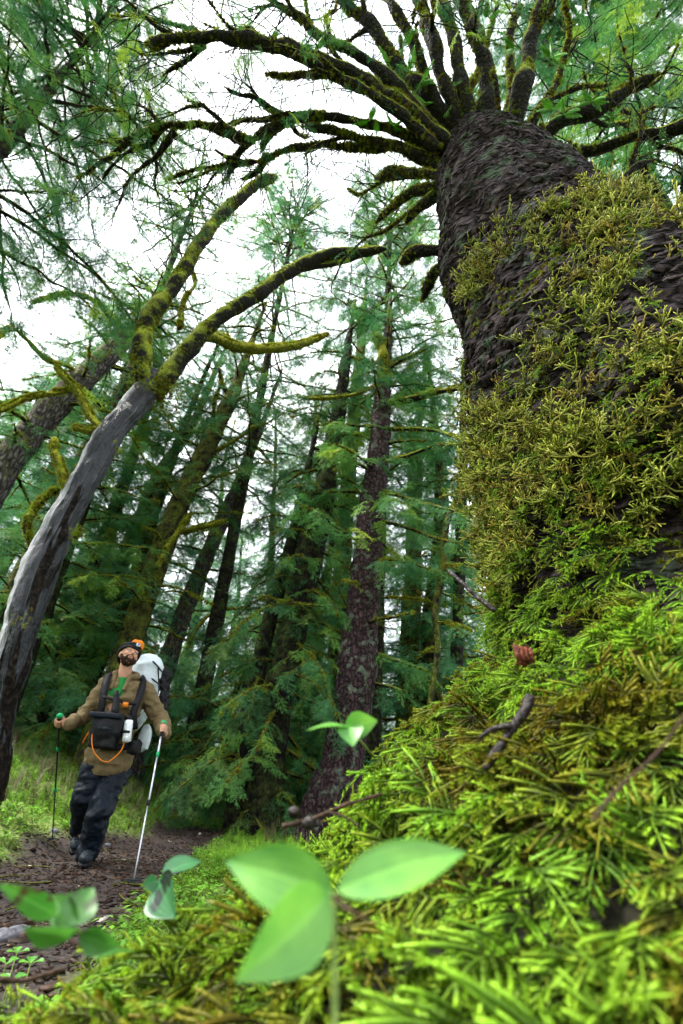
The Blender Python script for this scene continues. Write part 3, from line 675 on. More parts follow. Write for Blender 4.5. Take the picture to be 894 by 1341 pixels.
def grow_branch(t, p0, az, pitch, L, r0, mat, FO, MO, fol=1.0, moss=1.0, side=True, fs=(.3, .6), droop=.5, upturn=.25, step=.09, kink=.12, twigmb=None):
    NB[0] += 1; m = 14; d = np.array([math.cos(pitch) * math.sin(az), math.cos(pitch) * math.cos(az), math.sin(pitch)]); p = [np.array(p0)]
    for s in range(m):
        u = s / m; dd = norm(d + np.array([0, 0, -droop * u + upturn * u * u * 2]) + rng.normal(0, kink, 3)); p.append(p[-1] + dd * L / m); d = norm(d * .8 + dd * .2)
    C = smooth_path(np.array(p), 30); r = r0 * np.linspace(1, .18, 30) ** .9
    mb = MB(); mb.add(*tube(C, r, 7, rough(r0 * .2, .35 / max(r0, .01), NB[0])))
    T = norm(np.gradient(C, axis=0))
    paths = [(C, r, L)]
    if side:
        n = max(3, int(L / .28))
        for q in range(n):
            s = .15 + .8 * q / n; i = int(s * 29); sd = norm(np.cross(T[i], [0, 0, 1])) * (1 if q % 2 else -1); l = L * .42 * (1.1 - s) * rng.uniform(.6, 1.3)
            dd = norm(T[i] * .7 + sd + np.array([0, 0, rng.normal(0, .25)])); pp = [C[i]]
            for k_ in range(5): dd = norm(dd + rng.normal(0, .15, 3) - np.array([0, 0, .10 * droop])); pp.append(pp[-1] + dd * l / 5)
            c2 = smooth_path(np.array(pp), 10); mb.add(*tube(c2, np.linspace(max(.004, r[i] * .45), .003, 10), 4)); paths.append((c2, np.linspace(r[i] * .45, .003, 10), l))
    mb.build('branch', mat, t)
    if fol > 0:
        for c, r_, l in paths:
            Tn = norm(np.gradient(c, axis=0)); n = int(l / step * fol * .6)
            for q in range(n):
                s = rng.uniform(.12 if c is not C else .3, 1); i = min(int(s * (len(c) - 1)), len(c) - 2); sd = norm(np.cross(Tn[i], [0, 0, 1])) * rng.choice([-1, 1])
                FO.append((c[i] + (c[i + 1] - c[i]) * rng.random(), norm(Tn[i] * .6 + sd * rng.uniform(.2, 1) + np.array([0, 0, rng.uniform(-.6, .1)])), rng.uniform(*fs)))
    if moss > 0:
        moss_along(C, r, 45 * moss, MO, (.03, .07), .9)
        for c, r_, l in paths[1:]: moss_along(c, r_, 22 * moss, MO, (.02, .05), .5)
    return C, r
def make_tree(name, label, path, mat, ext=6, nb=30, t0=.15, t1=1.0, L=(1.2, 2.4), key='needle', fol=1.0, moss=.6, bmat='limb_dark', group='spruce and hemlock trees behind the trail', k=22, pitch=(-.2, .35), droop=.5,
              fs=(.3, .6), rb=(.02, .04), low=None, extra=(), disp=.05, az=None, Wr=None):
    W, r = wpath(path) if Wr is None else Wr
    d = norm(W[0] - W[1]); g = float(gz(W[0][0], W[0][1]))
    if W[0][2] > g: q = W[0] + d * ((W[0][2] - g + .3) / max(.3, -d[2])); W = np.vstack([q, W]); r = np.concatenate([[r[0] * 1.15], r])
    d = norm(W[-1] - W[-2]); top = W[-1] + norm(d * .7 + np.array([0, 0, .5])) * ext; W = np.vstack([W, (W[-1] + top) / 2, top]); r = np.concatenate([r, [r[-1] * .6, r[-1] * .12]])
    t = root(name, label, 'tree', W[0], group)
    C4 = smooth_path(np.hstack([W, r[:, None]]), 170); C, rr_ = C4[:, :3], np.maximum(C4[:, 3], .01)
    R0 = r[0]
    def dsp(P, Nn):
        Q = np.stack([P[..., 0] * 6, P[..., 1] * 6, P[..., 2] * 7], -1); return (R0 * disp * 1.2 * (1 - np.abs(fbm(Q, 7, 3)) * 1.8) + R0 * .09 * fbm(P * 1.7, 8, 2))
    mb = MB(); mb.add(*tube(C, rr_, k, dsp)); mb.build('trunk', mat if not isinstance(mat, str) else M[mat], t)
    FO, MO = [], []
    Tt = len(C)
    for q in range(nb):
        s = t0 + (t1 - t0) * (q + rng.random() * .8) / nb; i = min(int(s * Tt), Tt - 2); a = q * 2.4 + rng.uniform(-.4, .4) if az is None else rng.uniform(*az)
        l = rng.uniform(*L) * (1.15 - .5 * s); f_ = fol if low is None or s > low else fol * .12
        grow_branch(t, C[i] , a, rng.uniform(*pitch), l, rng.uniform(*rb), M[bmat], FO, MO, f_, moss, droop=droop, fs=fs)
    for e in extra:                                   # limbs traced one by one
        pa, h0, h1, w0, w1, mt, fo, ms = e; hh = np.linspace(h0, h1, len(pa)); Wl = np.array([H(a, b, h) for (a, b), h in zip(pa, hh)])
        n = max(12, int(np.linalg.norm(np.diff(Wl, axis=0), axis=1).sum() / .06)); c = smooth_path(Wl, n); ra, rb_ = rad(Wl[0], w0), rad(Wl[-1], w1); rl = np.linspace(ra, rb_, n) * (1 + .2 * fbm(np.stack([np.arange(n) * .2, np.zeros(n), np.full(n, ra * 99)], -1), 5, 2)); rl[-2:] *= [.7, .35]
        m2 = MB(); m2.add(*tube(c, rl, 8, rough(ra * .25, .4 / ra, int(w0 * 7)))); m2.build('branch', M[mt], t)
        if ms: moss_along(c, rl, 200 * ms, MO, (ra * .5, ra * 1.3), .8)
        if fo:
            Tn = norm(np.gradient(c, axis=0))
            for q in range(int(fo * n * .8)):
                i = rng.integers(2, n - 1); sd = norm(np.cross(Tn[i], [0, 0, 1])) * rng.choice([-1, 1]); FO.append((c[i], norm(Tn[i] * .6 + sd * rng.uniform(.2, 1) + [0, 0, rng.uniform(-.6, .1)]), rng.uniform(*fs)))
    finish(t, FO, MO, key)
    return t, C, rr_
GRP = 'spruce and hemlock trees behind the trail'

# silvery leaning trunk on the left with two great mossy limbs
M['snag'] = None
m = bpy.data.materials.new('silver_snag'); t, o = nodes(m)
c = N(t, 'ShaderNodeTexCoord'); mp = N(t, 'ShaderNodeMapping'); mp.inputs['Scale'].default_value = (9, 9, 1.6); t.links.new(c.outputs['Object'], mp.inputs[0])
n1 = N(t, 'ShaderNodeTexNoise', Scale=1.6, Detail=8.0, Roughness=.6); t.links.new(mp.outputs[0], n1.inputs['Vector'])
n2 = N(t, 'ShaderNodeTexNoise', Scale=1.5, Detail=6.0); t.links.new(c.outputs['Object'], n2.inputs['Vector'])
n3 = N(t, 'ShaderNodeTexNoise', Scale=22.0, Detail=6.0); t.links.new(c.outputs['Object'], n3.inputs['Vector'])
col = ramp(t, n1.outputs[0], [(.40, (.001, .0014, .0022)), (.52, (.005, .0062, .009)), (.62, (.025, .029, .036)), (.70, (.14, .145, .155))])
bark = ramp(t, n3.outputs[0], [(.38, (.003, .0025, .002)), (.55, (.012, .009, .007)), (.75, (.035, .026, .02))])
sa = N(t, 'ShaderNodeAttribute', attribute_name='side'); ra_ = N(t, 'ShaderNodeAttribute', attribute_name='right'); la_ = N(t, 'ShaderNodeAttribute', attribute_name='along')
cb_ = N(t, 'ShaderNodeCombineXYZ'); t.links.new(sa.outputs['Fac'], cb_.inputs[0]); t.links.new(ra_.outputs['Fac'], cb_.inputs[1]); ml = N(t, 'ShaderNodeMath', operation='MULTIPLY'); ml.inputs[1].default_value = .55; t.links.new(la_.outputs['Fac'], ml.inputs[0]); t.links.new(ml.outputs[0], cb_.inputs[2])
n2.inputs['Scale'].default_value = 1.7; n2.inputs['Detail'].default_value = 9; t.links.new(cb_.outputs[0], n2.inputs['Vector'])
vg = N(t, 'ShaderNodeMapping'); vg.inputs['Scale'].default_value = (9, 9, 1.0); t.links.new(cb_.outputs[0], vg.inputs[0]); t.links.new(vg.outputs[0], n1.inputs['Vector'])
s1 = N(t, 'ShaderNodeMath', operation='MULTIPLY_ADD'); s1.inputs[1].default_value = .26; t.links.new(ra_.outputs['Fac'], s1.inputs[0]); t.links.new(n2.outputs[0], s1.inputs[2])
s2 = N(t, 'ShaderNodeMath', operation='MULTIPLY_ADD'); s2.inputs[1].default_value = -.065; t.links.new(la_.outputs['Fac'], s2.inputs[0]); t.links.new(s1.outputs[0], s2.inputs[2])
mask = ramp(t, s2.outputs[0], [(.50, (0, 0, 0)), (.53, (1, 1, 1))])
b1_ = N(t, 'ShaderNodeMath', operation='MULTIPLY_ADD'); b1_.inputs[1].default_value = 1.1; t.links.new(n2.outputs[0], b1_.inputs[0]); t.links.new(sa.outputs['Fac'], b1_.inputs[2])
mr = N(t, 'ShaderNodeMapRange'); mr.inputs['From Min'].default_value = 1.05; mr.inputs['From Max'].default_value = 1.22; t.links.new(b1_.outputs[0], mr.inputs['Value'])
col = mixc(t, mr.outputs[0], col, ramp(t, n1.outputs[0], [(.36, (.03, .034, .04)), (.58, (.36, .36, .37))]))  # paler strip on the sun-facing left: a polished-wood highlight painted into the colour
p = N(t, 'ShaderNodeBsdfPrincipled', Roughness=.38); p.inputs['Specular IOR Level'].default_value = .3; t.links.new(ramp(t, mask, [(0, (.32,) * 3), (1, (.06,) * 3)]), p.inputs['Specular IOR Level'])
t.links.new(mixc(t, mask, col, bark), p.inputs['Base Color']); t.links.new(ramp(t, mask, [(0, (.28,) * 3), (1, (.8,) * 3)]), p.inputs['Roughness'])
bp = N(t, 'ShaderNodeBump', Strength=1.0, Distance=.03)
mxh = N(t, 'ShaderNodeMath', operation='MULTIPLY_ADD'); mxh.inputs[1].default_value = .8; t.links.new(mask, mxh.inputs[0]); mh2 = N(t, 'ShaderNodeMath', operation='MULTIPLY_ADD'); mh2.inputs[1].default_value = .8; t.links.new(n3.outputs[0], mh2.inputs[0]); t.links.new(n1.outputs[0], mh2.inputs[2]); t.links.new(mh2.outputs[0], mxh.inputs[2]); t.links.new(mxh.outputs[0], bp.inputs['Height']); t.links.new(bp.outputs[0], p.inputs['Normal'])
t.links.new(p.outputs[0], o.inputs[0]); M['snag'] = m
SH = 6.5
path = [(-30, 1085, SH, 44), (-14, 1010, SH, 38), (-2, 960, SH, 38), (14, 880, SH, 39), (48, 755, SH, 39), (98, 650, SH, 36), (147, 565, SH, 33), (188, 515, SH, 31), (202, 490, SH, 30)]
W, r = wpath(path)
snag = root('leaning_snag', 'leaning silver grey barkless trunk at the left edge, forking into two mossy limbs above', 'tree', W[0] - [0, 0, .1])
C4 = smooth_path(np.hstack([W, r[:, None]]), 260); _sn = (260, 56)
hb = [(H(150, 580, 6.2), .16, .05), (H(130, 600, 6.2), .12, .045), (H(100, 690, 6.2), .13, .05), (H(78, 700, 6.1), .1, .04), (H(50, 800, 6.1), .12, .05), (H(20, 835, 6.1), .12, .05), (H(120, 625, 6.3), .1, .04), (H(172, 540, 6.3), .12, .04), (H(92, 700, 6.3), .12, .06)]
def dsp(P, Nn):
    v = .045 * fbm(P * 1.8, 7, 3) + .018 * fbm(P * np.array([9, 9, 3]), 8, 3) + .010 * (1 - np.abs(fbm(P * np.array([22, 22, 6]), 18, 3)) * 2)
    for c_, s_, a_ in hb: v = v + a_ * np.exp(-(np.linalg.norm(P - c_, axis=-1) / (s_ * .8)) ** 2)
    return v
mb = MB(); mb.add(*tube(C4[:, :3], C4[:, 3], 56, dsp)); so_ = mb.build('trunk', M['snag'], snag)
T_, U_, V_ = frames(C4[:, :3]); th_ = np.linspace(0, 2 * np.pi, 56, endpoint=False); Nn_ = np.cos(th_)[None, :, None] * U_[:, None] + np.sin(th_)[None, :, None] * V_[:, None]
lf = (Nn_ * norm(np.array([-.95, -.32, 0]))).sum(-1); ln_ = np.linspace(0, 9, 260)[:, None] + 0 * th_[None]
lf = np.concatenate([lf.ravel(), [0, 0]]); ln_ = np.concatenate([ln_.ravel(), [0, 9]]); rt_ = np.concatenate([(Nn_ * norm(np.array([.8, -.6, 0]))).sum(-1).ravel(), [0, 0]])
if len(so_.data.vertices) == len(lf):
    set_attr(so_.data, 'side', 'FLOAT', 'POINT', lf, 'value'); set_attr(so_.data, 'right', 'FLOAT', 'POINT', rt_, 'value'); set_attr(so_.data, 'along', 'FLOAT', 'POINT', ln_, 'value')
FO, MO = [], []
def slimb(pa, h0, h1, ws, mat, dens, k=16, seed=0, size=(.03, .07), nm='branch'):
    hh = np.linspace(h0, h1, len(pa)); Wl = np.array([H(a, b, h) for (a, b), h in zip(pa, hh)]); rl = np.array([rad(p_, q) for p_, q in zip(Wl, np.interp(np.linspace(0, 1, len(pa)), np.linspace(0, 1, len(ws)), ws))]) * .8
    C_ = smooth_path(np.hstack([Wl, rl[:, None]]), 90); c, r_ = C_[:, :3], C_[:, 3] * (1 + .12 * fbm(np.stack([np.arange(90) * .15, np.zeros(90), np.full(90, seed)], -1), 5, 2)); r_[-3:] *= [.8, .6, .3]
    m2 = MB(); m2.add(*tube(c, r_, k, rough(r_[0] * .18, 5, seed))); m2.build(nm, mat, snag); moss_along(c, r_, dens, MO, size, 1.6); return c, r_
M['snag_limb'] = M['limb_moss']
slimb([(196, 520), (184, 480), (192, 425), (222, 382), (246, 344), (269, 307), (302, 269), (335, 242), (362, 232)], 6.5, 6.1, (34, 30, 26, 20, 17, 15), M['snag_limb'] if 'snag_limb' in M else M['limb_moss'], 800, seed=1, size=(.02, .05))
slimb([(200, 515), (222, 488), (255, 448), (288, 415), (335, 387), (382, 354), (429, 335), (476, 330), (506, 326)], 6.5, 5.8, (34, 27, 24, 20, 17, 9), M['limb_moss'], 900, seed=2, size=(.02, .05))
slimb([(395, 352), (440, 345), (470, 335), (480, 322)], 6.1, 5.9, (9, 8, 5), M['limb_moss'], 300, seed=3)
slimb([(200, 510), (225, 480), (245, 455), (265, 440), (300, 445)], 6.7, 7.2, (24, 20, 16), M['limb_moss'], 300, seed=4)
slimb([(268, 440), (283, 443), (311, 455), (349, 457), (391, 452), (429, 438)], 7.0, 7.2, (14, 17, 17, 15, 8), M['limb_bright'], 700, seed=5, size=(.04, .08))
slimb([(86, 640), (78, 610), (70, 590), (72, 572)], 6.5, 6.4, (13, 13, 11), M['limb_bright'], 600, seed=6)
slimb([(135, 565), (118, 545), (102, 515), (85, 495), (72, 480)], 6.5, 6.6, (12, 12, 11, 8), M['limb_bright'], 500, seed=7)
slimb([(105, 508), (70, 515), (35, 522), (-15, 545)], 6.6, 6.9, (8, 9, 7), M['limb_bright'], 500, seed=8)
slimb([(145, 555), (120, 565), (95, 560)], 6.5, 6.5, (9, 10, 8), M['limb_bright'], 400, seed=9)
slimb([(60, 745), (45, 720), (35, 690), (50, 660), (75, 640)], 6.7, 6.7, (10, 12, 10), M['limb_moss'], 300, seed=10)
slimb([(235, 430), (240, 395), (255, 372), (250, 350)], 6.6, 6.8, (8, 6, 4), M['limb_moss'], 200, seed=11)
for bx, by, hh, n_ in ((100, 697, 6.12, 50), (155, 590, 6.2, 14), (28, 812, 6.15, 14), (215, 510, 6.35, 240), (186, 500, 6.35, 180), (222, 530, 6.45, 100)):
    c_ = H(bx, by, hh); MO.append((c_ + rng.normal(0, .045 if n_ < 100 else .12, (n_, 3)), norm(rng.normal(size=(n_, 3)) + [0, 0, .5]), rng.uniform(.02, .045, n_)))
finish(snag, FO, MO, 'needle')

# trees of the forest; each is base -> top in photo pixels, distance over the ground, width
make_tree('spruce_tree', 'straight purplish scaly barked spruce in the middle, mossy limbs only near its top', [(436, 1040, 8.5, 66), (449, 1000, 8.5, 54), (466, 882, 8.5, 50), (476, 790, 8.5, 42), (483, 697, 8.5, 34), (494, 605, 8.5, 27), (502, 512, 8.5, 19), (505, 480, 8.5, 14)], 'bark_spruce', ext=3, nb=34, t0=.34, L=(1.2, 2.3), fol=.9, moss=.8, k=36, bmat='limb_dark', low=.45,
  extra=[([(503, 500), (502, 470), (498, 450), (490, 440)], 8.4, 8.2, 14, 7, 'limb_bright', 0, 1.2), ([(502, 530), (540, 522), (580, 512), (617, 508)], 8.5, 7.4, 9, 5, 'limb_moss', .3, 1), ([(496, 562), (560, 563), (590, 570), (617, 574)], 8.5, 7.2, 6, 4, 'limb_moss', .5, 1),
  ([(495, 608), (530, 598), (575, 583), (617, 581)], 8.5, 7.2, 6, 4, 'limb_moss', .4, 1), ([(490, 640), (540, 655), (590, 668), (612, 672)], 8.5, 7.2, 5, 3, 'limb_dark', .5, .5), ([(488, 680), (530, 690), (570, 705), (605, 712)], 8.5, 7.4, 5, 3, 'limb_dark', .6, .5),
  ([(480, 850), (510, 862), (540, 872), (560, 880)], 8.5, 8, 5, 2, 'limb_dark', .8, .2), ([(476, 893), (505, 898), (530, 905)], 8.5, 8, 5, 3, 'limb_dark', .3, .2), ([(508, 480), (530, 470), (548, 462), (560, 455)], 8.5, 8.3, 7, 4, 'limb_bright', .2, 1), ([(502, 500), (470, 515), (440, 520), (410, 522), (390, 520)], 8.5, 8.3, 6, 4, 'limb_bright', .2, 1),
  ([(492, 620), (455, 600), (425, 590)], 8.5, 8, 5, 2, 'limb_moss', 1, .5)])
make_tree('spruce_tree', 'dark mossy double trunked spruce left of the purplish trunk, thick base and dense low boughs', [(345, 1085, 9, 62), (350, 1020, 9, 46), (360, 940, 9, 38), (376, 862, 9, 34), (396, 775, 9, 34), (412, 700, 9, 32), (428, 620, 9, 26), (442, 545, 9, 18)], 'bark_dark', ext=4, nb=56, t0=.17, L=(1.2, 2.2), key='needle', fol=.9, moss=.9, fs=(.25, .45), pitch=(-.4, .2), droop=.9)
make_tree('spruce_tree', 'slimmer dark stem rising from the same root as the dark mossy spruce', [(308, 1085, 9.2, 34), (316, 1010, 9.2, 24), (326, 935, 9.2, 22), (344, 850, 9.2, 20), (364, 770, 9.2, 18), (384, 700, 9.2, 14)], 'bark_dark', ext=4, nb=28, t0=.16, L=(.9, 1.7), key='needle_dark', fol=.9, moss=.5, pitch=(-.5, .1), droop=.9)
make_tree('spruce_tree', 'leaning brown trunk above the hiker, mossy along its left side', [(140, 940, 11, 40), (168, 850, 11, 34), (198, 755, 11, 30), (232, 668, 11, 27), (258, 612, 11, 24), (283, 562, 11, 22), (305, 515, 11, 16)], 'bark_moss', ext=4, nb=40, t0=.2, L=(1.2, 2.4), fol=.5, moss=1.2, bmat='limb_moss', low=.4,
  extra=[([(205, 745), (220, 715), (238, 690), (250, 672)], 10.6, 10.2, 8, 8, 'limb_bright', 0, 1), ([(238, 697), (265, 690), (295, 683)], 10.6, 10, 8, 7, 'limb_bright', 0, 1.2), ([(284, 590), (310, 575), (330, 560), (345, 556)], 11, 10.6, 6, 5, 'limb_bright', 0, 1), ([(300, 520), (290, 500), (287, 480)], 11, 10.8, 6, 5, 'limb_moss', 0, 1), ([(283, 562), (280, 530), (290, 500)], 10.8, 10.6, 6, 4, 'limb_moss', 0, 1)])
make_tree('spruce_tree', 'pale lichen spotted thin trunk leaning right behind the mossy brown one', [(215, 880, 13, 26), (238, 810, 13, 22), (270, 730, 13, 20), (291, 681, 13, 18), (312, 636, 13, 16), (328, 590, 13, 12), (338, 570, 13, 8)], 'bark_pale', ext=3, nb=34, t0=.15, L=(1.2, 2.2), key='needle_far', fol=.5, moss=.5, bmat='limb_moss',
  extra=[([(245, 850), (260, 820), (285, 800), (320, 797), (350, 800)], 12.5, 12, 5, 3, 'limb_bright', 0, 1), ([(250, 835), (280, 840), (300, 838)], 12.6, 12.2, 4, 4, 'limb_bright', 0, 1)])
make_tree('spruce_tree', 'slender dark trunk with many bare mossy side limbs, left of the mossy brown one', [(120, 850, 14, 24), (150, 760, 14, 22), (183, 681, 14, 18), (208, 621, 14, 16), (243, 571, 14, 13), (258, 543, 14, 10)], 'bark_moss', ext=4, nb=42, t0=.1, L=(1.0, 2.2), key='needle_far', fol=.35, moss=1.1, bmat='limb_moss', pitch=(.1, .9))
make_tree('spruce_tree', 'pale flaky trunk leaning in from the left edge behind the silver snag', [(-120, 860, 9, 50), (-60, 740, 9, 44), (-5, 625, 9, 40), (40, 567, 9, 36), (92, 512, 9, 32), (145, 462, 9, 26), (175, 430, 9, 16)], 'bark_pale', ext=1.2, nb=26, t0=.35, L=(1.2, 2.4), key='needle', fol=.6, moss=1.2, bmat='limb_moss', fs=(.25, .5),
  extra=[([(160, 450), (150, 420), (120, 392), (85, 385), (45, 395)], 9, 8.8, 9, 5, 'limb_bright', .3, 1), ([(110, 500), (90, 480), (60, 470), (15, 430), (-15, 460)], 9, 8.6, 8, 6, 'limb_bright', .2, 1)])
make_tree('spruce_tree', 'thin straight trunk between the purplish spruce and the giant, dark greenish bark', [(528, 975, 13, 27), (533, 930, 13, 25), (538, 860, 13, 22), (542, 780, 13, 19), (545, 690, 13, 15), (547, 620, 13, 12)], 'bark_moss', ext=4, nb=44, t0=.05, L=(.8, 1.9), key='needle', fol=.55, moss=.4)
make_tree('hemlock_tree', 'crooked thin stem wrapped in yellow green moss beside the giant trunk', [(566, 900, 8, 7), (573, 850, 8, 8), (570, 800, 8, 9), (580, 745, 8, 11), (584, 690, 8, 8), (600, 640, 8, 6), (605, 585, 8, 4)], 'bark_moss', ext=2.5, nb=14, t0=.2, L=(.5, 1.1), fol=.3, moss=2, bmat='limb_moss', rb=(.01, .02))
make_tree('spruce_tree', 'narrow dark trunk just left of the giant trunk edge', [(596, 900, 11, 16), (600, 800, 11, 15), (603, 700, 11, 14), (606, 620, 11, 12)], 'bark_dark', ext=4, nb=26, t0=.1, L=(.8, 1.6), fol=.6, moss=.6)
make_tree('hemlock_tree', 'short dark trunk leaning right low behind the hiker poles', [(226, 1042, 11, 20), (243, 1010, 11, 18), (262, 985, 11, 16), (287, 945, 11, 14), (318, 895, 11, 11), (345, 840, 11, 9)], 'bark_dark', ext=3, nb=30, t0=.22, L=(.8, 1.5), fol=.7, moss=.7, droop=.6)
make_tree('spruce_tree', 'faint trunk behind the top of the purplish spruce', [(440, 900, 16, 26), (450, 700, 16, 22), (462, 560, 16, 18), (470, 480, 16, 14)], 'bark_moss', ext=6, nb=44, t0=.1, L=(1.5, 2.8), key='needle_far', fol=.8, moss=.4)
make_tree('hemlock_tree', 'tall leafy conifer behind the hiker at left', [(60, 960, 13, 30), (85, 860, 13, 26), (120, 760, 13, 22), (150, 670, 13, 18)], 'bark_dark', ext=5, nb=60, t0=.02, L=(1.3, 2.4), key='needle', fol=.8, moss=.6, droop=.8)

# ------------------------------------------------------------------ crowns that reach in from trees beside the frame
def pol(az, h, z): return np.array([h * math.sin(R(az)), h * math.cos(R(az)), z])
def wtree(name, label, az, h, ztop, rbase, lean=(0, 0), **kw):
    b = pol(az, h, 0); W = np.array([b + np.array([lean[0], lean[1], 1.0]) * z for z in np.linspace(0, ztop, 6)]); W[:, 2] += float(gz(b[0], b[1])) - .1
    return make_tree(name, label, None, kw.pop('mat', 'bark_dark'), Wr=(W, np.linspace(rbase, rbase * .3, 6)), **kw)
wtree('hemlock_tree', 'feathery conifer crown filling the upper left corner against the sky', -40, 6.8, 11, .2, lean=(.05, .03), nb=62, t0=.28, t1=.98, L=(1.8, 3.6), key='needle', fol=.8, moss=.25, fs=(.2, .42), droop=.7, ext=2, step_=0) if False else None
wtree('hemlock_tree', 'feathery conifer crown filling the upper left corner against the sky', -54, 6.8, 11, .2, lean=(.0, .02), nb=70, t0=.34, t1=1.0, L=(2.2, 4.0), key='needle', fol=1.25, moss=.25, fs=(.2, .42), droop=.7, ext=2)
wtree('hemlock_tree', 'dark green crown closing the upper right corner behind the giant whorl', 46, 5.6, 13, .25, nb=90, t0=.35, t1=1, L=(1.8, 3.4), key='needle', fol=1.0, moss=.5, bmat='limb_moss', fs=(.2, .42), ext=2, droop=.5)
wtree('hemlock_tree', 'leafy crown behind the top of the giant trunk, lit green', 21, 8.5, 19, .22, nb=70, t0=.38, t1=1, L=(1.6, 3.0), key='needle', fol=.5, moss=.3, bmat='limb_moss', fs=(.25, .45), ext=2)
wtree('hemlock_tree', 'lacy conifer crown reaching over the top of the forked snag', -30, 10.5, 14, .2, nb=60, t0=.4, t1=1, L=(1.4, 2.8), key='needle', fol=.4, moss=.4, bmat='limb_moss', fs=(.2, .4), ext=2)
wtree('hemlock_tree', 'sparse conifer top seen between the giant limbs and the forked snag', 5, 11, 18, .2, nb=90, t0=.3, t1=1, L=(1.8, 3.8), key='needle', fol=.8, moss=.6, bmat='limb_moss', fs=(.25, .5), ext=3)
wtree('hemlock_tree', 'pale green conifer top rising behind the forked snag', -13, 12, 18, .2, nb=90, t0=.3, t1=1, L=(2.0, 3.9), key='needle_far', fol=.6, moss=.8, bmat='limb_moss', fs=(.25, .5), ext=3)
wtree('hemlock_tree', 'light green conifer standing behind the pale flaky trunk at left', -30, 11, 9, .22, nb=66, t0=.15, t1=1, L=(1.4, 2.8), key='needle', fol=.8, moss=.5, bmat='limb_moss', fs=(.25, .5), ext=3)

# ------------------------------------------------------------------ forest further off: three kinds, copied one by one
def copy_tree(o, parent=None):
    c = o.copy(); COL.objects.link(c); c.parent = parent
    for ch in list(o.children): copy_tree(ch, c)
    return c
PROT = []
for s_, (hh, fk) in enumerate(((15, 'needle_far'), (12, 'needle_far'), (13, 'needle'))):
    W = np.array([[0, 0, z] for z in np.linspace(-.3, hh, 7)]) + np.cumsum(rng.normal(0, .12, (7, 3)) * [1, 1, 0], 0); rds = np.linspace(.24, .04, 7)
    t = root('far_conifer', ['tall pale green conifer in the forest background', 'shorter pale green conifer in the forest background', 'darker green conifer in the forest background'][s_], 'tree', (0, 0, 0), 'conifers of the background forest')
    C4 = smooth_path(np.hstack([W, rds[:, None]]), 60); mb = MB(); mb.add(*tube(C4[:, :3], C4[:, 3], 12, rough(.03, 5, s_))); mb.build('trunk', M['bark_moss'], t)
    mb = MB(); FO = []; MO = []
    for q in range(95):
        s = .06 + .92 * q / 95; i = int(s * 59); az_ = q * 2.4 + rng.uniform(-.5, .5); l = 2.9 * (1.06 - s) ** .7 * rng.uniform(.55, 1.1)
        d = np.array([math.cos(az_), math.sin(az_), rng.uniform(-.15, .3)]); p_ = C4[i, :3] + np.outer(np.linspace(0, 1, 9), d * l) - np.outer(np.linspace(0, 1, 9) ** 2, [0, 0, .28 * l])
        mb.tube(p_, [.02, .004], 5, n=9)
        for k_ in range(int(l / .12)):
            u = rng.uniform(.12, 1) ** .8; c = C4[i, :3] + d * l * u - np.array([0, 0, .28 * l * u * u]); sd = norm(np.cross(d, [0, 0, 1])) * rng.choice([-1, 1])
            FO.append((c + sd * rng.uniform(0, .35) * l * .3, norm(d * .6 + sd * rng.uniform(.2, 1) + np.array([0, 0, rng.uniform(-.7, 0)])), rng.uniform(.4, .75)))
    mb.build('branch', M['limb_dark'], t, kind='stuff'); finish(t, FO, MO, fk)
    PROT.append(t)
spots = []
for q in range(15):
    a = -40 + 62 * ((q * .618034) % 1); h = 17 + 19 * ((q * .7548777 + .3) % 1); spots.append((a + rng.uniform(-1, 1), h))
spots += [(-33, 12.5), (-24, 13.5), (-7, 14.5), (7, 15), (12, 13), (-2, 17), (15, 15)]
for q, (a, h) in enumerate(spots):
    o = PROT[q % 3] if q < 3 else copy_tree(PROT[q % 3]); p_ = pol(a, h, 0); p_[2] = float(gz(p_[0], p_[1])) - .1
    o.location = p_; o.rotation_euler = (rng.normal(0, .05), rng.normal(0, .05), rng.uniform(0, 6.28)); s = rng.uniform(.8, 1.15); o.scale = (s, s, s)

# low leafy boughs and brush along the far side of the trail
acc = []; mb = MB()
def thicket(n, az0, az1, h0, h1, zt, key, sz, name, density=26):
    A = []
    for q in range(n):
        a = rng.uniform(az0, az1); h = rng.uniform(h0, h1); b = pol(a, h, 0); b[2] = float(gz(b[0], b[1]))
        for k_ in range(density):
            u = rng.random(); A.append((b + rng.normal(0, .35, 3) * [1, 1, 0] + [0, 0, zt * u], norm(rng.normal(0, 1, 3) * [1, 1, .4] + [0, 0, -.15]), rng.uniform(*sz)))
    P = np.array([x[0] for x in A]); scatter(name, SPR[key], P, np.array([x[1] for x in A]), np.tile([0, 0, 1.], (len(P), 1)) + rng.normal(0, .3, P.shape), np.array([x[2] for x in A]), None)
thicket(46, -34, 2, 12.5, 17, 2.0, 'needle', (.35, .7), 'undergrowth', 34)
thicket(70, -34, 25, 16, 26, 5.5, 'needle_far', (.5, .9), 'undergrowth', 44)

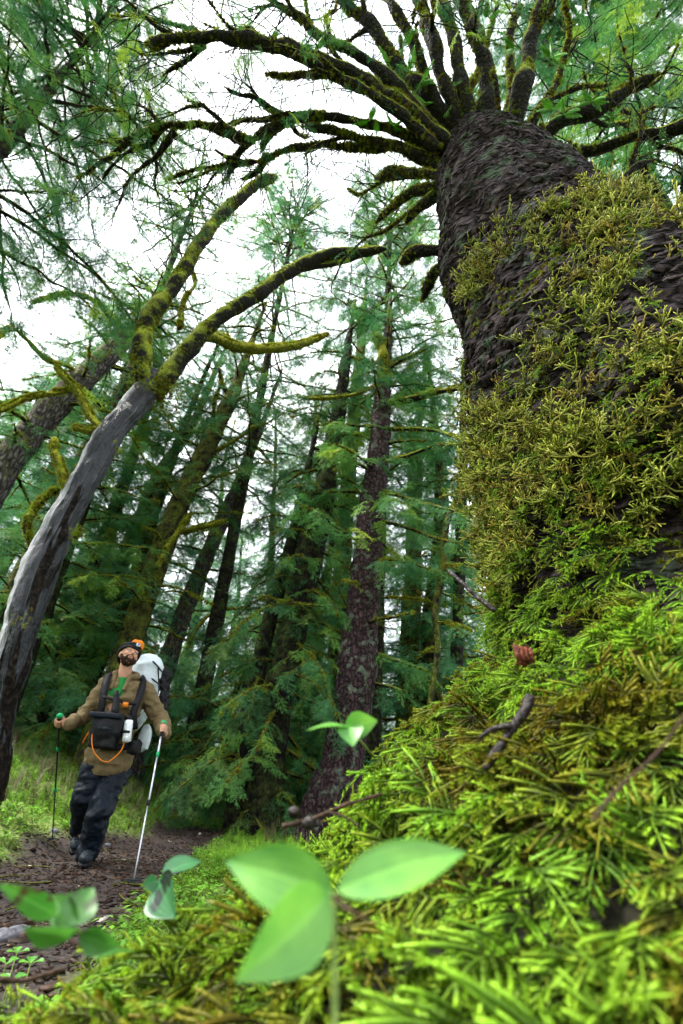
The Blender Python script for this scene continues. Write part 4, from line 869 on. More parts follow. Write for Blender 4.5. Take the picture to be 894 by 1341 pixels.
# ------------------------------------------------------------------ ground cover
def on_ground(n, rmin, rmax, a0, a1, want):
    r_ = rmin + (rmax - rmin) * rng.random(n) ** .9; a = R(a0) + (R(a1) - R(a0)) * rng.random(n); x, y = r_ * np.sin(a), r_ * np.cos(a)
    k_ = want(x, y); x, y = x[k_], y[k_]; return x, y, np.stack([x, y, gz(x, y)], -1)
upv = lambda n, j=.25: norm(np.tile([0, 0, 1.0], (n, 1)) + rng.normal(0, j, (n, 3)))
x, y, P = on_ground(15000, 1.8, 10, -36, 4, lambda x, y: pathmask(x, y) > .45)
n = len(x); Xr = rng.normal(size=(n, 3)) * [1, 1, .25]; scatter('bark_mulch', CHIP, P + [0, 0, .006], Xr, upv(n, .35), rng.uniform(.012, .042, n) * np.where(rng.random(n) < .05, 2.2, 1), np.clip(rng.normal(.45, .22, n), 0, 1))
x, y, P = on_ground(30000, .6, 13, -60, 10, lambda x, y: ((pathmask(x, y) < .5) | (np.hypot(x, y) < 1.7)) & (moundz(x, y) < gz(x, y) + .1))
n = len(x); scatter('ground_moss', FROND, P, norm(rng.normal(size=(n, 3)) + [0, 0, .6]), upv(n, .4), rng.uniform(.05, .10, n), np.clip(rng.normal(.62, .2, n), 0, 1))
sel = rng.random(n) < .22; m_ = sel.sum(); scatter('leafy_weeds', LEAFY, P[sel], norm(rng.normal(size=(m_, 3)) * [1, 1, .1]), upv(m_, .2), rng.uniform(.05, .12, m_), None)
sel = (rng.random(n) < .2) & (fbm(P * .7, 66, 2) > -.1); m_ = sel.sum(); scatter('green_grass', GRG, P[sel], norm(rng.normal(size=(m_, 3)) * [1, 1, .1]), upv(m_, .1), rng.uniform(.08, .2, m_), None)
x, y, P = on_ground(500, 7.0, 14, -36, 0, lambda x, y: (pathmask(x, y) < .3) & (fbm(np.stack([x * .6, y * .6, 0 * x], -1), 67, 2) > .0))
n = len(x); scatter('dry_grass', GRD, P, norm(rng.normal(size=(n, 3)) * [1, 1, .1]), upv(n, .1), rng.uniform(.15, .38, n), None)

mb = MB()
for q in range(26):                                   # fallen twigs strewn over the trail edge
    a, h = rng.uniform(-27, -9), rng.uniform(3, 8); b = pol(a, h, 0); an = rng.uniform(0, 6.28); L = rng.uniform(.12, .4)
    pts = np.array([[b[0] + math.cos(an) * L * k_ / 4 + rng.normal(0, .01), b[1] + math.sin(an) * L * k_ / 4 + rng.normal(0, .01), 0] for k_ in range(5)]); pts[:, 2] = gz(pts[:, 0], pts[:, 1]) + .012
    mb.tube(pts, [.005, .002], 5, n=9)
mb.build('fallen_twigs', M['limb_dark'], kind='stuff')

# ------------------------------------------------------------------ the hiker
def remesh(mb, vox, sm=6, disp=None, cut=None):
    me = mb.mesh('tmp', None); o = bpy.data.objects.new('tmp', me); COL.objects.link(o)
    a = o.modifiers.new('r', 'REMESH'); a.mode = 'VOXEL'; a.voxel_size = vox
    b = o.modifiers.new('s', 'SMOOTH'); b.iterations = sm; b.factor = .5
    dg = bpy.context.evaluated_depsgraph_get(); ev = o.evaluated_get(dg).to_mesh()
    n = len(ev.vertices); V = np.empty(n * 3, np.float32); ev.vertices.foreach_get('co', V); V = V.reshape(-1, 3).astype(float)
    Nn = np.empty(n * 3, np.float32); ev.vertices.foreach_get('normal', Nn); Nn = Nn.reshape(-1, 3).astype(float)
    F = np.array([list(p.vertices)[:4] if len(p.vertices) > 3 else list(p.vertices) + [p.vertices[0]] for p in ev.polygons])
    o.evaluated_get(dg).to_mesh_clear(); bpy.data.objects.remove(o); bpy.data.meshes.remove(me)
    if disp is not None: V = V + Nn * disp(V, Nn)[:, None]
    if cut is not None:
        k = cut(V); F = F[k[F].all(1)]; used = np.unique(F); mp = np.full(len(V), -1); mp[used] = np.arange(len(used)); V = V[used]; F = mp[F]
    r = MB(); r.add(V, F); return r
def cap(mb, a, b, ra, rb, k=14, n=9):
    """tapered limb piece with rounded ends, closed"""
    a, b = np.array(a, float), np.array(b, float); C = a + (b - a) * np.linspace(0, 1, n)[:, None]
    mb.add(*tube(C, np.linspace(ra, rb, n), k)); mb.ball(a, ra, nu=k, nv=9); mb.ball(b, rb, nu=k, nv=9)
def chain(mb, pts, rs, **kw):
    for i in range(len(pts) - 1): cap(mb, pts[i], pts[i + 1], rs[i], rs[i + 1], **kw)
def basis(fwd, up):
    y_ = norm(fwd); x_ = norm(np.cross(y_, up)); z_ = np.cross(x_, y_); return np.stack([x_, y_, z_], 1)   # columns right, forward, up

HH = 5.2
J = dict(foot_f=H(111, 1133, 5.12), ank_f=H(117, 1112, 5.2), knee_f=H(130, 1062, 5.08), hip_f=H(158, 1000, 5.22),
         foot_b=H(103, 1100, 5.5), ank_b=H(107, 1084, 5.58), knee_b=H(110, 1043, 5.2), hip_b=H(126, 998, 5.22),
         pel=H(142, 990, 5.22), waist=H(147, 958, 5.22), chest=H(157, 922, 5.22), neck=H(162, 890, 5.2), head=H(168, 860, 5.17),
         sh_r=H(139, 899, 5.24), el_r=H(111, 936, 5.3), wr_r=H(89, 949, 5.02), sh_l=H(188, 904, 5.2), el_l=H(211, 944, 5.22), wr_l=H(216, 961, 4.92))
def clampz(p, z): p = p.copy(); p[2] = z; return p
gf = float(gz(J['foot_f'][0], J['foot_f'][1]))
J['foot_f'] = clampz(J['foot_f'], gf + .035); J['ank_f'] = clampz(J['ank_f'], gf + .12)
person = root('person', 'bearded hiker in black beanie and tan jacket walking on the trail, looking up', 'person', (J['foot_f'][0], J['foot_f'][1], gf))
HF = norm(np.array([.60, -.76, .38])); HM = basis(HF, norm(np.array([.10, .25, 1.0])))
def hp(x, y, z): return J['head'] + HM @ np.array([x, y, z])
M['skin'] = mat_simple('skin', (.32, .17, .11), .5, .12, 25, .15, sub=.15)
M['jacket'] = mat_simple('jacket', (.10, .072, .033), .8, .18, 18, .25)
M['trousers'] = mat_simple('trousers', (.0015, .0042, .0085), .6, .3, 16, .3)
M['black'] = mat_simple('black_cloth', (.003, .003, .004), .6, .3, 30, .3)
M['boot'] = mat_simple('boot_leather', (.010, .015, .019), .6, .4, 60, .3)
M['beard'] = mat_simple('beard_hair', (.03, .014, .007), .7, .5, 180, .8)
M['green_shirt'] = mat_simple('green_shirt', (.01, .13, .025), .8, .1, 20, .1)
M['white_pack'] = mat_simple('white_fabric', (.40, .45, .47), .6, .08, 12, .3)
M['orange'] = mat_simple('orange_fabric', (.42, .12, .004), .6, .1, 20, .1)
M['green_grip'] = mat_simple('green_grip', (.005, .22, .07), .45, .1, 20, 0)
M['metal'] = mat_simple('pole_metal', (.35, .36, .40), .3, .1, 40, 0, metal=.8)
M['black_pole'] = mat_simple('black_pole', (.01, .01, .012), .35, .1, 40, 0)
M['eye_white'] = mat_simple('eye_white', (.28, .26, .24), .2, .03, 10, 0)
M['eye_dark'] = mat_simple('iris', (.02, .03, .04), .15, .03, 10, 0)
M['bottle'] = mat_simple('clear_bottle', (.50, .53, .55), .12, .3, 50, 0, spec=.8)

mb = MB()
# torso, neck, limbs in one skin
sw = J['sh_l'] - J['sh_r']
chain(mb, [J['pel'], J['waist'], J['chest'], (J['chest'] + J['neck']) / 2 + [0, 0, .02]], [.115, .115, .14, .09])
cap(mb, J['sh_r'], J['sh_l'], .07, .07); cap(mb, J['hip_f'] - [0, 0, .05], J['hip_b'] - [0, 0, .05], .06, .06)
cap(mb, J['neck'] - [0, 0, .06], J['head'] + [0, 0, -.05], .062, .055)
chain(mb, [J['sh_r'], J['el_r'], J['wr_r']], [.055, .042, .027]); chain(mb, [J['sh_l'], J['el_l'], J['wr_l']], [.055, .042, .027])
chain(mb, [J['hip_f'], J['knee_f'], J['ank_f']], [.062, .056, .042]); chain(mb, [J['hip_b'], J['knee_b'], J['ank_b']], [.062, .056, .042])
cap(mb, J['ank_f'], J['foot_f'], .042, .035); cap(mb, J['ank_b'], J['foot_b'], .042, .035)
# head
mb.ball(hp(0, -.008, .03), (.076, .094, .092), HM); mb.ball(hp(0, .03, -.045), (.058, .062, .062), HM); mb.ball(hp(0, .052, -.085), (.03, .028, .022), HM)
for s in (-1, 1):
    mb.ball(hp(.038 * s, .062, -.022), (.026, .024, .022), HM); mb.ball(hp(.077 * s, -.004, -.008), (.010, .020, .032), HM); cap(mb, hp(.012 * s, .083, .026), hp(.048 * s, .072, .026), .011, .010, k=8)
    mb.ball(hp(.013 * s, .094, -.034), (.010, .012, .009), HM, 8, 6)
cap(mb, hp(0, .082, .022), hp(0, .108, -.025), .009, .015, k=8); cap(mb, hp(-.020, .082, -.062), hp(.020, .082, -.062), .008, .008, k=8); cap(mb, hp(-.018, .080, -.050), hp(.018, .080, -.050), .007, .007, k=8)
# hands closed round the grips
def pole_dir(top, tip): return norm(np.array(top) - np.array(tip))
GR = {}
for side, top, tip in (('r', H(78, 938, 5.0), None), ('l', H(214, 947, 4.86), H(172, 1167, 4.2))):
    if tip is None:
        v = ray(69, 1100); hh = 5.05
        for _ in range(40):
            tip = H(69, 1100, hh); g = float(gz(tip[0], tip[1])); hh += (tip[2] - g) * 1.5; hh = min(max(hh, 4.4), 6.5)
        tip = H(69, 1100, hh)
    tip = tip.copy(); tip[2] = float(gz(tip[0], tip[1])) - .02
    GR[side] = (top, tip)
def hand(mb, side):
    top, tip = GR[side]; ax = pole_dir(top, tip); s = 1 if side == 'l' else -1; wr = J['wr_' + side]
    gc = top - ax * .065                                       # middle of the grip
    back = norm((wr - gc) - ((wr - gc) @ ax) * ax); tocam = norm(np.array([0, -1, .1]) - (np.array([0, -1, .1]) @ ax) * ax); latr = norm(np.cross(ax, back))
    if latr @ tocam < 0: latr = -latr
    palm = gc + back * .032; mb.ball(palm, (.030, .024, .043), np.stack([back, latr, ax], 1), 12, 8); cap(mb, wr, palm, .027, .028)
    for i, (o_, L_, r_) in enumerate(((.032, 1.0, .0092), (.011, 1.1, .0095), (-.010, 1.05, .0092), (-.031, .85, .0082))):
        k0 = palm + ax * o_ + latr * .014 - back * .004; k1 = gc + ax * o_ * .95 + latr * .030 * L_ + back * .004; k2 = gc + ax * (o_ * .93) + latr * .020 - back * .024 * L_; k3 = gc + ax * (o_ * .9) - latr * .012 - back * .022 * L_
        chain(mb, [k0, k1, k2, k3], [r_, r_, r_ * .93, r_ * .8], k=8, n=4)
    t0 = palm + ax * .028 - latr * .012; chain(mb, [t0, gc + ax * .048 - latr * .022 + back * .006, gc + ax * .056 + latr * .004 - back * .020], [.0125, .011, .009], k=8, n=4)
hand(mb, 'r'); hand(mb, 'l')
body = remesh(mb, .0055, 3); body.build('body', M['skin'], person)
for s in (-1, 1):
    e = MB(); e.ball(hp(.030 * s, .0725, .008), .0105, nu=12, nv=8); eo = e.build('eye', M['eye_white'], person)
    e = MB(); e.ball(hp(.030 * s, .0785, .0100), .0062, nu=10, nv=6); e.build('iris', M['eye_dark'], eo)
    e = MB(); e.tube([hp(.014 * s, .092, .033), hp(.032 * s, .091, .037), hp(.050 * s, .078, .031)], [.004, .003], 5); e.build('eyebrow', M['beard'], person)
e = MB(); e.tube([hp(-.019, .0885, -.0565), hp(0, .093, -.056), hp(.019, .0885, -.0565)], [.003, .0045, .003], 6, n=7); e.build('mouth', mat_simple('lips', (.30, .10, .08), .4, .1, 20, 0), person)
# beard
b = MB(); b.ball(hp(0, .034, -.070), (.054, .056, .042), HM)
for s in (-1, 1): cap(b, hp(.066 * s, .008, -.015), hp(.052 * s, .045, -.07), .013, .022); cap(b, hp(.02 * s, .094, -.044), hp(.036 * s, .078, -.066), .006, .010, k=8)
bb = remesh(b, .005, 2, lambda V, Nn: .006 * fbm(V * 150, 4, 2), cut=lambda V: ~((((V - hp(0, .1, -.056)) @ HM * np.array([1, .5, 2.0])) ** 2).sum(1) < .021 ** 2))
bb.build('beard', M['beard'], person)
# hat
b = MB(); b.ball(hp(0, -.014, .052), (.088, .104, .105), HM); b.ball(hp(0, -.04, .02), (.085, .082, .085), HM)
def hatcut(V): q = (V - J['head']) @ HM; return q[:, 2] > .034 + np.where(q[:, 1] < .03, (q[:, 1] - .03) * .55, 0)
remesh(b, .007, 4, lambda V, Nn: .0022 * np.sin(np.arctan2(((V - J['head']) @ HM)[:, 0], ((V - J['head']) @ HM)[:, 1]) * 34), cut=hatcut).build('beanie', M['black'], person)
th = np.linspace(0, 2 * np.pi, 40); ring = np.array([hp(.089 * math.sin(a), -.012 + .104 * math.cos(a), .044 + (min(0, .104 * math.cos(a) - .02)) * .5) for a in th]); b = MB(); b.add(*tube(ring, .012, 8)); b.build('hat_brim', M['black'], person)
# shirt
b = MB(); cap(b, J['neck'] - [0, 0, .14], J['neck'] - [0, 0, .005], .118, .078); remesh(b, .01, 3, cut=lambda V: V[:, 2] < J['neck'][2] + .012).build('shirt', M['green_shirt'], person)
# jacket
FWD = norm(np.array([.25, -1, 0]))
def folds(V, Nn): return .026 * np.clip((V[:, 2] - P0[2] + .14) / .12, .25, 1) * (.5 - np.abs(fbm(V * np.array([7, 7, 12]), 13, 3))) + .004 * fbm(V * 30, 14, 2)
b = MB(); P0 = J['pel'] - [0, 0, .02]
b.ball(J['chest'] + [0, 0, .0], (.205, .145, .19)); b.ball(J['waist'], (.180, .15, .22)); b.ball(P0 + [0, 0, .0], (.200, .165, .20)); cap(b, J['chest'], P0, .14, .14); cap(b, J['sh_r'] - [0, 0, .01], J['sh_l'] - [0, 0, .01], .088, .088)
b.ball((J['chest'] + J['neck']) / 2, (.15, .12, .12)); cap(b, J['neck'] - [0, 0, .045], J['sh_r'] + [0, 0, .01], .085, .07); cap(b, J['neck'] - [0, 0, .045], J['sh_l'] + [0, 0, .01], .085, .07); chain(b, [J['sh_r'], J['el_r'], J['wr_r'] * .93 + J['el_r'] * .07], [.080, .064, .046]); chain(b, [J['sh_l'], J['el_l'], J['wr_l'] * .9 + J['el_l'] * .1], [.080, .068, .052])
def jc(V):
    k = V[:, 2] > P0[2] - .135 - .03 * (V[:, 0] - P0[0])
    q = V - (J['neck'] + FWD * .07); k &= ~((q[:, 2] > -.15) & (np.abs(q[:, 0] - .02) < .008 + .038 * (q[:, 2] + .15) / .15) & (V[:, 1] < J['neck'][1] - .02) )
    k &= ~((np.hypot(V[:, 0] - J['neck'][0], V[:, 1] - J['neck'][1]) < .075) & (V[:, 2] > J['neck'][2] - .04))
    return k
remesh(b, .010, 4, folds, cut=jc).build('jacket', M['jacket'], person)
# collar and the hood bunched behind the neck
b = MB()
for sg, n_ in ((1, 14), (-1, 14)):
    pts = [J['neck'] + np.array([sg * .095 * math.sin(a) + .005, .085 * math.cos(a), .032 + .02 * math.cos(a) + (.015 if sg < 0 else .0)]) for a in np.linspace(0, 2.35, 9)]; pts.append(J['neck'] + np.array([sg * .055 + .01, -.115, -.10]))
    chain(b, pts[:9], [.044, .046, .046, .042, .038, .034, .030, .028, .024]); cap(b, pts[8], pts[9], .022, .014)
cap(b, J['neck'] + [-.085, .03, .0], J['neck'] + [-.06, .09, .02], .042, .05)
remesh(b, .008, 3, lambda V, Nn: .006 * fbm(V * 22, 43, 2)).build('collar', M['jacket'], person); b = MB(); b.tube([J['neck'] + [.075, -.075, -.03], J['neck'] + [.06, -.12, -.10], J['neck'] + [.045, -.15, -.18]], .004, 6, n=8); b.build('zipper', M['black'], person)
for w_, e_ in (('wr_r', 'el_r'), ('wr_l', 'el_l')):
    a_ = J[w_] * .93 + J[e_] * .07; d_ = norm(J[w_] - J[e_]); b = MB(); b.add(*tube(np.array([a_ - d_ * .02, a_, a_ + d_ * .015]), [.050, .052, .046], 16, rough(.004, 30, 1))); b.build('cuff', M['jacket'], person)
# trousers
def tf(V, Nn): return .016 * (1 - np.abs(fbm(V * np.array([9, 9, 13]), 23, 3)) * 2) * .9 + .004 * fbm(V * 28, 24, 2)
b = MB(); b.ball(J['pel'] - [0, 0, .07], (.145, .11, .12)); cap(b, J['hip_f'] - [0, 0, .02], J['hip_b'] - [0, 0, .02], .09, .09)
chain(b, [J['hip_f'] - [0, 0, .03], J['knee_f'], J['ank_f'] + [0, 0, .03], J['ank_f'] - [0, 0, .03]], [.100, .092, .080, .082]); chain(b, [J['hip_b'] - [0, 0, .03], J['knee_b'], J['ank_b'] - [0, 0, .01]], [.098, .090, .080])
remesh(b, .010, 3, tf, cut=lambda V: (V[:, 2] < J['pel'][2] - .03)).build('trousers', M['trousers'], person)
# boots
def boot(ank, toe, lift):
    d = norm((toe - ank) * [1, 1, 0]) if np.linalg.norm((toe - ank)[:2]) > .02 else FWD
    d = norm(FWD + [0, 0, lift]); upb = norm(np.array([0, 0, 1.0]) - d[2] * d); B = np.stack([np.cross(d, upb), d, upb], 1); b = MB(); o_ = ank - upb * .055
    b.ball(o_ + d * .06, (.050, .145, .050), B, disp=None); b.ball(o_ - d * .02 + upb * .02, (.048, .06, .07), B); b.ball(o_ + d * .13, (.047, .07, .040), B); cap(b, o_ + upb * .02, o_ + upb * .10, .050, .052)
    bo = remesh(b, .007, 3, lambda V, Nn: .002 * fbm(V * 60, 5, 2)).build('boot', M['boot'], person)
    s = MB(); n_ = 24; a = np.linspace(0, 2 * np.pi, n_, endpoint=False); rx = .052 * np.cos(a) * (1 - .12 * np.sin(a)); ry = .060 + .15 * np.sin(a)
    top_ = o_ + B[:, 0] * rx[:, None] + B[:, 1] * ry[:, None] - upb * .030; bot = top_ - upb * .024
    V = np.vstack([top_, bot, [top_.mean(0)], [bot.mean(0)]]); F = [[i, (i + 1) % n_, n_ + (i + 1) % n_, n_ + i] for i in range(n_)] + [[2 * n_, (i + 1) % n_, i, 2 * n_] for i in range(n_)] + [[2 * n_ + 1, n_ + i, n_ + (i + 1) % n_, 2 * n_ + 1] for i in range(n_)]
    s.add(V, F); s.build('sole', M['black'], bo, smooth=False)
    for q in range(4):
        l = MB(); c = o_ + d * (.07 + .028 * q) + upb * (.048 - .006 * q); l.tube([c - B[:, 0] * .022 - upb * .006, c + upb * .004, c + B[:, 0] * .028 - upb * .006], .0028, 5, n=7); l.build('lace', M['white_pack'], bo)
boot(J['ank_f'], J['foot_f'], 0.0); boot(J['ank_b'], J['foot_b'], -.45)

# poles
def pole(side, label, smat):
    top, tip = GR[side]; ax = pole_dir(top, tip); t = root('trekking_pole', label, 'trekking pole', tip, 'trekking poles held by the hiker')
    L = np.linalg.norm(top - tip); A = lambda s: tip + ax * s
    b = MB(); b.tube([A(L - .13), A(L - .02)], [.013, .015], 12, n=6); b.build('grip', M['black'] if side == 'l' else M['black'], t)
    b = MB(); b.ball(A(L + .004), (.026, .026, .022)); b.build('grip_knob', M['green_grip'], t)
    b = MB(); b.tube([A(.05), A(L * .45)], .0055, 8); b.tube([A(L * .45), A(L * .76)], .0068, 8); b.tube([A(L * .76), A(L - .12)], .0080, 8); b.build('shaft', smat, t)
    for s in (.45, .765): b = MB(); b.tube([A(L * s - .018), A(L * s + .018)], .0125, 10); b.build('lock_collar', M['green_grip'] if (s > .5) == (side == 'l') or s > .5 else M['black'], t)
    b = MB(); n_ = 16; a = np.linspace(0, 2 * np.pi, n_, endpoint=False); C0 = A(.055); rim = np.stack([C0[0] + .045 * np.cos(a), C0[1] + .045 * np.sin(a), np.full(n_, C0[2] + .004)], 1); rim2 = rim - [0, 0, .007]
    b.add(np.vstack([rim, rim2, [C0 + [0, 0, .01]], [C0 - [0, 0, .01]]]), [[i, (i + 1) % n_, n_ + (i + 1) % n_, n_ + i] for i in range(n_)] + [[2 * n_, i, (i + 1) % n_, 2 * n_] for i in range(n_)] + [[2 * n_ + 1, n_ + (i + 1) % n_, n_ + i, 2 * n_ + 1] for i in range(n_)])
    b.build('basket', M['boot'], t); b = MB(); b.tube([A(0), A(.055)], [.003, .006], 8); b.build('tip', M['metal'], t)
    b = MB(); b.tube([A(L - .02), A(L - .05) + np.array([.03, -.01, -.03]), A(L - .12) + np.array([.025, -.01, -.02])], .004, 6, n=9); b.build('wrist_strap', M['black'], t)
pole('r', 'black trekking pole in the hand on the left, planted on the mossy bank', M['black_pole'])
pole('l', 'silver trekking pole in the hand on the right, planted ahead on the dark trail', M['metal'])

# backpack
bp_ = root('backpack', 'big white backpack with an orange lid and black side straps, worn by the hiker', 'backpack', H(180, 960, 5.42))
bc = H(181, 905, 5.46)
b = MB(); b.ball(bc + [.03, 0, .06], (.17, .13, .26)); b.ball(bc + [.04, 0, .20], (.15, .12, .15)); b.ball(bc + [-.03, -.01, -.18], (.17, .12, .22))
remesh(b, .012, 3, lambda V, Nn: .012 * fbm(V * 9, 33, 3) + .006 * (1 - np.abs(fbm(V * np.array([5, 5, 16]), 34, 2)) * 2)).build('pack_body', M['white_pack'], bp_)
b = MB(); b.ball(H(181, 846, 5.48), (.055, .06, .06)); b.ball(H(177, 843, 5.48), (.04, .05, .045)); remesh(b, .008, 3, lambda V, Nn: .004 * fbm(V * 20, 35, 2)).build('lid', M['orange'], bp_)
b = MB(); b.ball(H(189, 966, 5.38), (.055, .05, .12)); b.box(H(189, 972, 5.38), (.08, .08, .12)); remesh(b, .01, 2, lambda V, Nn: .006 * fbm(V * 14, 36, 3)).build('side_pocket', M['white_pack'], bp_)
mt = MB(); mt.ball(H(212, 895, 5.42), (.055, .07, .17)); mt.ball(H(213, 925, 5.42), (.05, .06, .13)); remesh(mt, .009, 1, lambda V, Nn: .022 * fbm(V * 26, 37, 2)).build('side_bundle', M['black'], bp_)
for (a, c) in (((200, 866), (212, 880)), ((196, 887), (214, 902)), ((194, 915), (212, 926)), ((207, 875), (209, 930))):
    b = MB(); b.tube([H(*a, 5.33), H((a[0] + c[0]) / 2, (a[1] + c[1]) / 2 - 1, 5.31), H(*c, 5.36)], .007, 6, n=8); b.build('compression_strap', M['black'], bp_)
b = MB(); b.tube([H(209, 905, 5.30), H(205, 920, 5.29), H(206, 935, 5.29)], .006, 6, n=8); b.build('cord', M['white_pack'], bp_)
def strap(pts, w_, name, mat, par, th=.012):
    P = smooth_path(np.array(pts), 24); T = norm(np.gradient(P, axis=0)); O = norm(np.array([0, -1, 0.15]) - (T @ np.array([0, -1, .15]))[:, None] * T); S = np.cross(T, O)
    b = MB(); V = np.concatenate([P + S * w_ / 2 + O * th, P - S * w_ / 2 + O * th, P - S * w_ / 2, P + S * w_ / 2]); n_ = 24
    F = [[k * n_ + i, k * n_ + i + 1, ((k + 1) % 4) * n_ + i + 1, ((k + 1) % 4) * n_ + i] for k in range(4) for i in range(n_ - 1)]; F += [[0, n_, 2 * n_, 3 * n_], [n_ - 1, 4 * n_ - 1, 3 * n_ - 1, 2 * n_ - 1]]
    b.add(V, F); return b.build(name, mat, par)
strap([H(184, 890, 5.36), H(186, 889, 5.24), H(187, 897, 5.11), H(182, 915, 5.04), H(175, 935, 5.02), H(176, 955, 5.04)], .060, 'shoulder_strap', M['black'], bp_, .018)
strap([H(146, 885, 5.36), H(143, 884, 5.24), H(139, 893, 5.12), H(135, 915, 5.06), H(131, 938, 5.07)], .060, 'shoulder_strap', M['black'], bp_, .018)
strap([H(135, 913, 5.05), H(152, 917, 5.02), H(165, 921, 5.01), H(178, 922, 5.02)], .022, 'chest_strap', M['black'], bp_)
b = MB(); b.box(H(164, 923, 4.99), (.045, .014, .04)); b.build('buckle', M['orange'], bp_)
strap([H(120, 968, 5.12), H(140, 978, 5.03), H(165, 978, 5.03), H(184, 972, 5.12)], .05, 'hip_belt', M['black'], bp_)
# camera bag at the chest
cb = root('camera_bag', 'black padded camera bag hanging at the front of the hiker waist', 'bag', H(142, 985, 4.98))
b = MB(); c0 = H(141, 953, 5.0); b.box(c0 + [0, 0, .02], (.25, .13, .16)); b.box(c0 - [0, 0, .09], (.21, .12, .14)); b.ball(c0, (.13, .09, .14)); remesh(b, .010, 8, lambda V, Nn: .004 * fbm(V * 18, 38, 2)).build('bag_body', M['black'], cb)
b = MB(); c1 = H(141, 938, 4.99); b.box(c1, (.27, .155, .045)); remesh(b, .008, 7).build('flap', M['trousers'], cb)
strap([H(128, 952, 4.915), H(141, 955, 4.90), H(155, 952, 4.915)], .006, 'zipper', M['boot'], cb, .004); b = MB(); b.box(H(138, 953, 4.905), (.05, .006, .014)); b.build('badge', M['boot'], cb)
b = MB(); b.tube([H(152, 905, 5.02), H(152, 920, 5.0), H(150, 934, 4.97)], [.02, .03, .035], 10, n=6); b.build('lens_tube', M['black'], cb)
for pts, w_ in (([H(122, 950, 5.0), H(120, 970, 4.96), H(123, 985, 4.93), H(133, 996, 4.91), H(142, 998, 4.91)], .0045), ([H(142, 998, 4.91), H(152, 990, 4.92), H(160, 980, 4.94), H(163, 968, 4.97)], .005), ([H(122, 952, 5.0), H(114, 962, 5.0), H(108, 973, 5.03)], .005)):
    b = MB(); b.tube(pts, w_, 6, n=20); b.build('cord', M['orange'], cb)
bt = root('water_bottle', 'slim clear water bottle with a black cap clipped beside the camera bag', 'bottle', H(166, 971, 4.96))
b = MB(); b.tube([H(165.5, 971, 4.96), H(168.5, 944, 4.96)], [.036, .036], 14, n=6); b.build('bottle_body', M['bottle'], bt)
b = MB(); b.tube([H(168.5, 944, 4.96), H(169, 938, 4.96)], [.026, .022], 12, n=4); b.build('cap', M['black'], bt)
b = MB(); b.tube([H(165, 960, 4.955), H(165.5, 957.5, 4.955)], [.0385, .0385], 14, n=3); b.build('label_band', M['black'], bt)
pc = MB(); pc.box(H(176, 979, 5.03), (.10, .07, .10)); pc.ball(H(176, 979, 5.03), (.055, .045, .06)); o = remesh(pc, .01, 2).build('hip_pouch', M['black']); tag(o, 'small black pouch on the hiker hip below the water bottle', 'pouch')
hl = root('headlamp', 'small white and blue headlamp on the front of the black beanie', 'headlamp', hp(-.02, .09, .075))
b = MB(); b.ball(hp(-.02, .094, .085), (.022, .014, .017), HM, 12, 8); b.build('lamp_body', M['white_pack'], hl); b = MB(); b.ball(hp(-.02, .104, .087), (.011, .008, .011), HM, 10, 8); b.build('lens', mat_simple('blue_lens', (.05, .12, .3), .1, .1, 10, 0), hl)
ring = np.array([hp(.093 * math.sin(a), -.012 + .108 * math.cos(a), .072 + .012 * math.cos(a)) for a in np.linspace(0, 6.28, 40)]); b = MB(); b.add(*tube(ring, .006, 6)); b.build('head_strap', M['boot'], hl)

# ------------------------------------------------------------------ foreground plants, ferns, litter
def mat_blade(name, c1, c2, spotc=None, sscale=60, thr=.66):
    m = bpy.data.materials.new(name); t, o = nodes(m); c = N(t, 'ShaderNodeTexCoord'); n = N(t, 'ShaderNodeTexNoise', Scale=25.0, Detail=4.0); t.links.new(c.outputs['Object'], n.inputs['Vector'])
    col = ramp(t, n.outputs[0], [(.35, c1), (.65, c2)])
    if spotc:
        n2 = N(t, 'ShaderNodeTexNoise', Scale=float(sscale), Detail=2.0); t.links.new(c.outputs['Object'], n2.inputs['Vector']); col = mixc(t, ramp(t, n2.outputs[0], [(thr, (0, 0, 0)), (thr + .04, (1, 1, 1))]), col, spotc)
    v = N(t, 'ShaderNodeAttribute', attribute_name='tip'); col = mixc(t, ramp(t, v.outputs['Fac'], [(0, (.35,) * 3), (.12, (0, 0, 0))]), col, [min(1, x * 1.8 + .03) for x in c2])
    vm = N(t, 'ShaderNodeMath', operation='MULTIPLY'); vm.inputs[1].default_value = 38.0; t.links.new(v.outputs['Fac'], vm.inputs[0]); vs = N(t, 'ShaderNodeMath', operation='SINE'); t.links.new(vm.outputs[0], vs.inputs[0]); col = mixc(t, ramp(t, vs.outputs[0], [(.75, (0, 0, 0)), (1, (.45,) * 3)]), col, [x * .55 for x in c1])
    p = N(t, 'ShaderNodeBsdfPrincipled', Roughness=.42); tr = N(t, 'ShaderNodeBsdfTranslucent'); mx = N(t, 'ShaderNodeMixShader'); mx.inputs[0].default_value = .4
    t.links.new(col, p.inputs['Base Color']); t.links.new(col, tr.inputs[0]); t.links.new(p.outputs[0], mx.inputs[1]); t.links.new(tr.outputs[0], mx.inputs[2]); t.links.new(mx.outputs[0], o.inputs[0]); return m
M['leaf_bright'] = mat_blade('leaf_bright', (.06, .22, .03), (.16, .38, .05), (.38, .14, .09), 22, .72)
M['leaf_green'] = mat_blade('leaf_green', (.025, .11, .012), (.055, .19, .02), (.03, .02, .008), 30, .62)
M['leaf_blotched'] = mat_blade('leaf_blotched', (.025, .12, .04), (.05, .18, .06), (.004, .010, .006), 34, .52)
M['stem'] = mat_simple('plant_stem', (.14, .20, .05), .6, .3, 60, .1)
M['twig_wet'] = mat_simple('wet_twig', (.010, .006, .005), .5, .5, 60, .6, spec=.25)
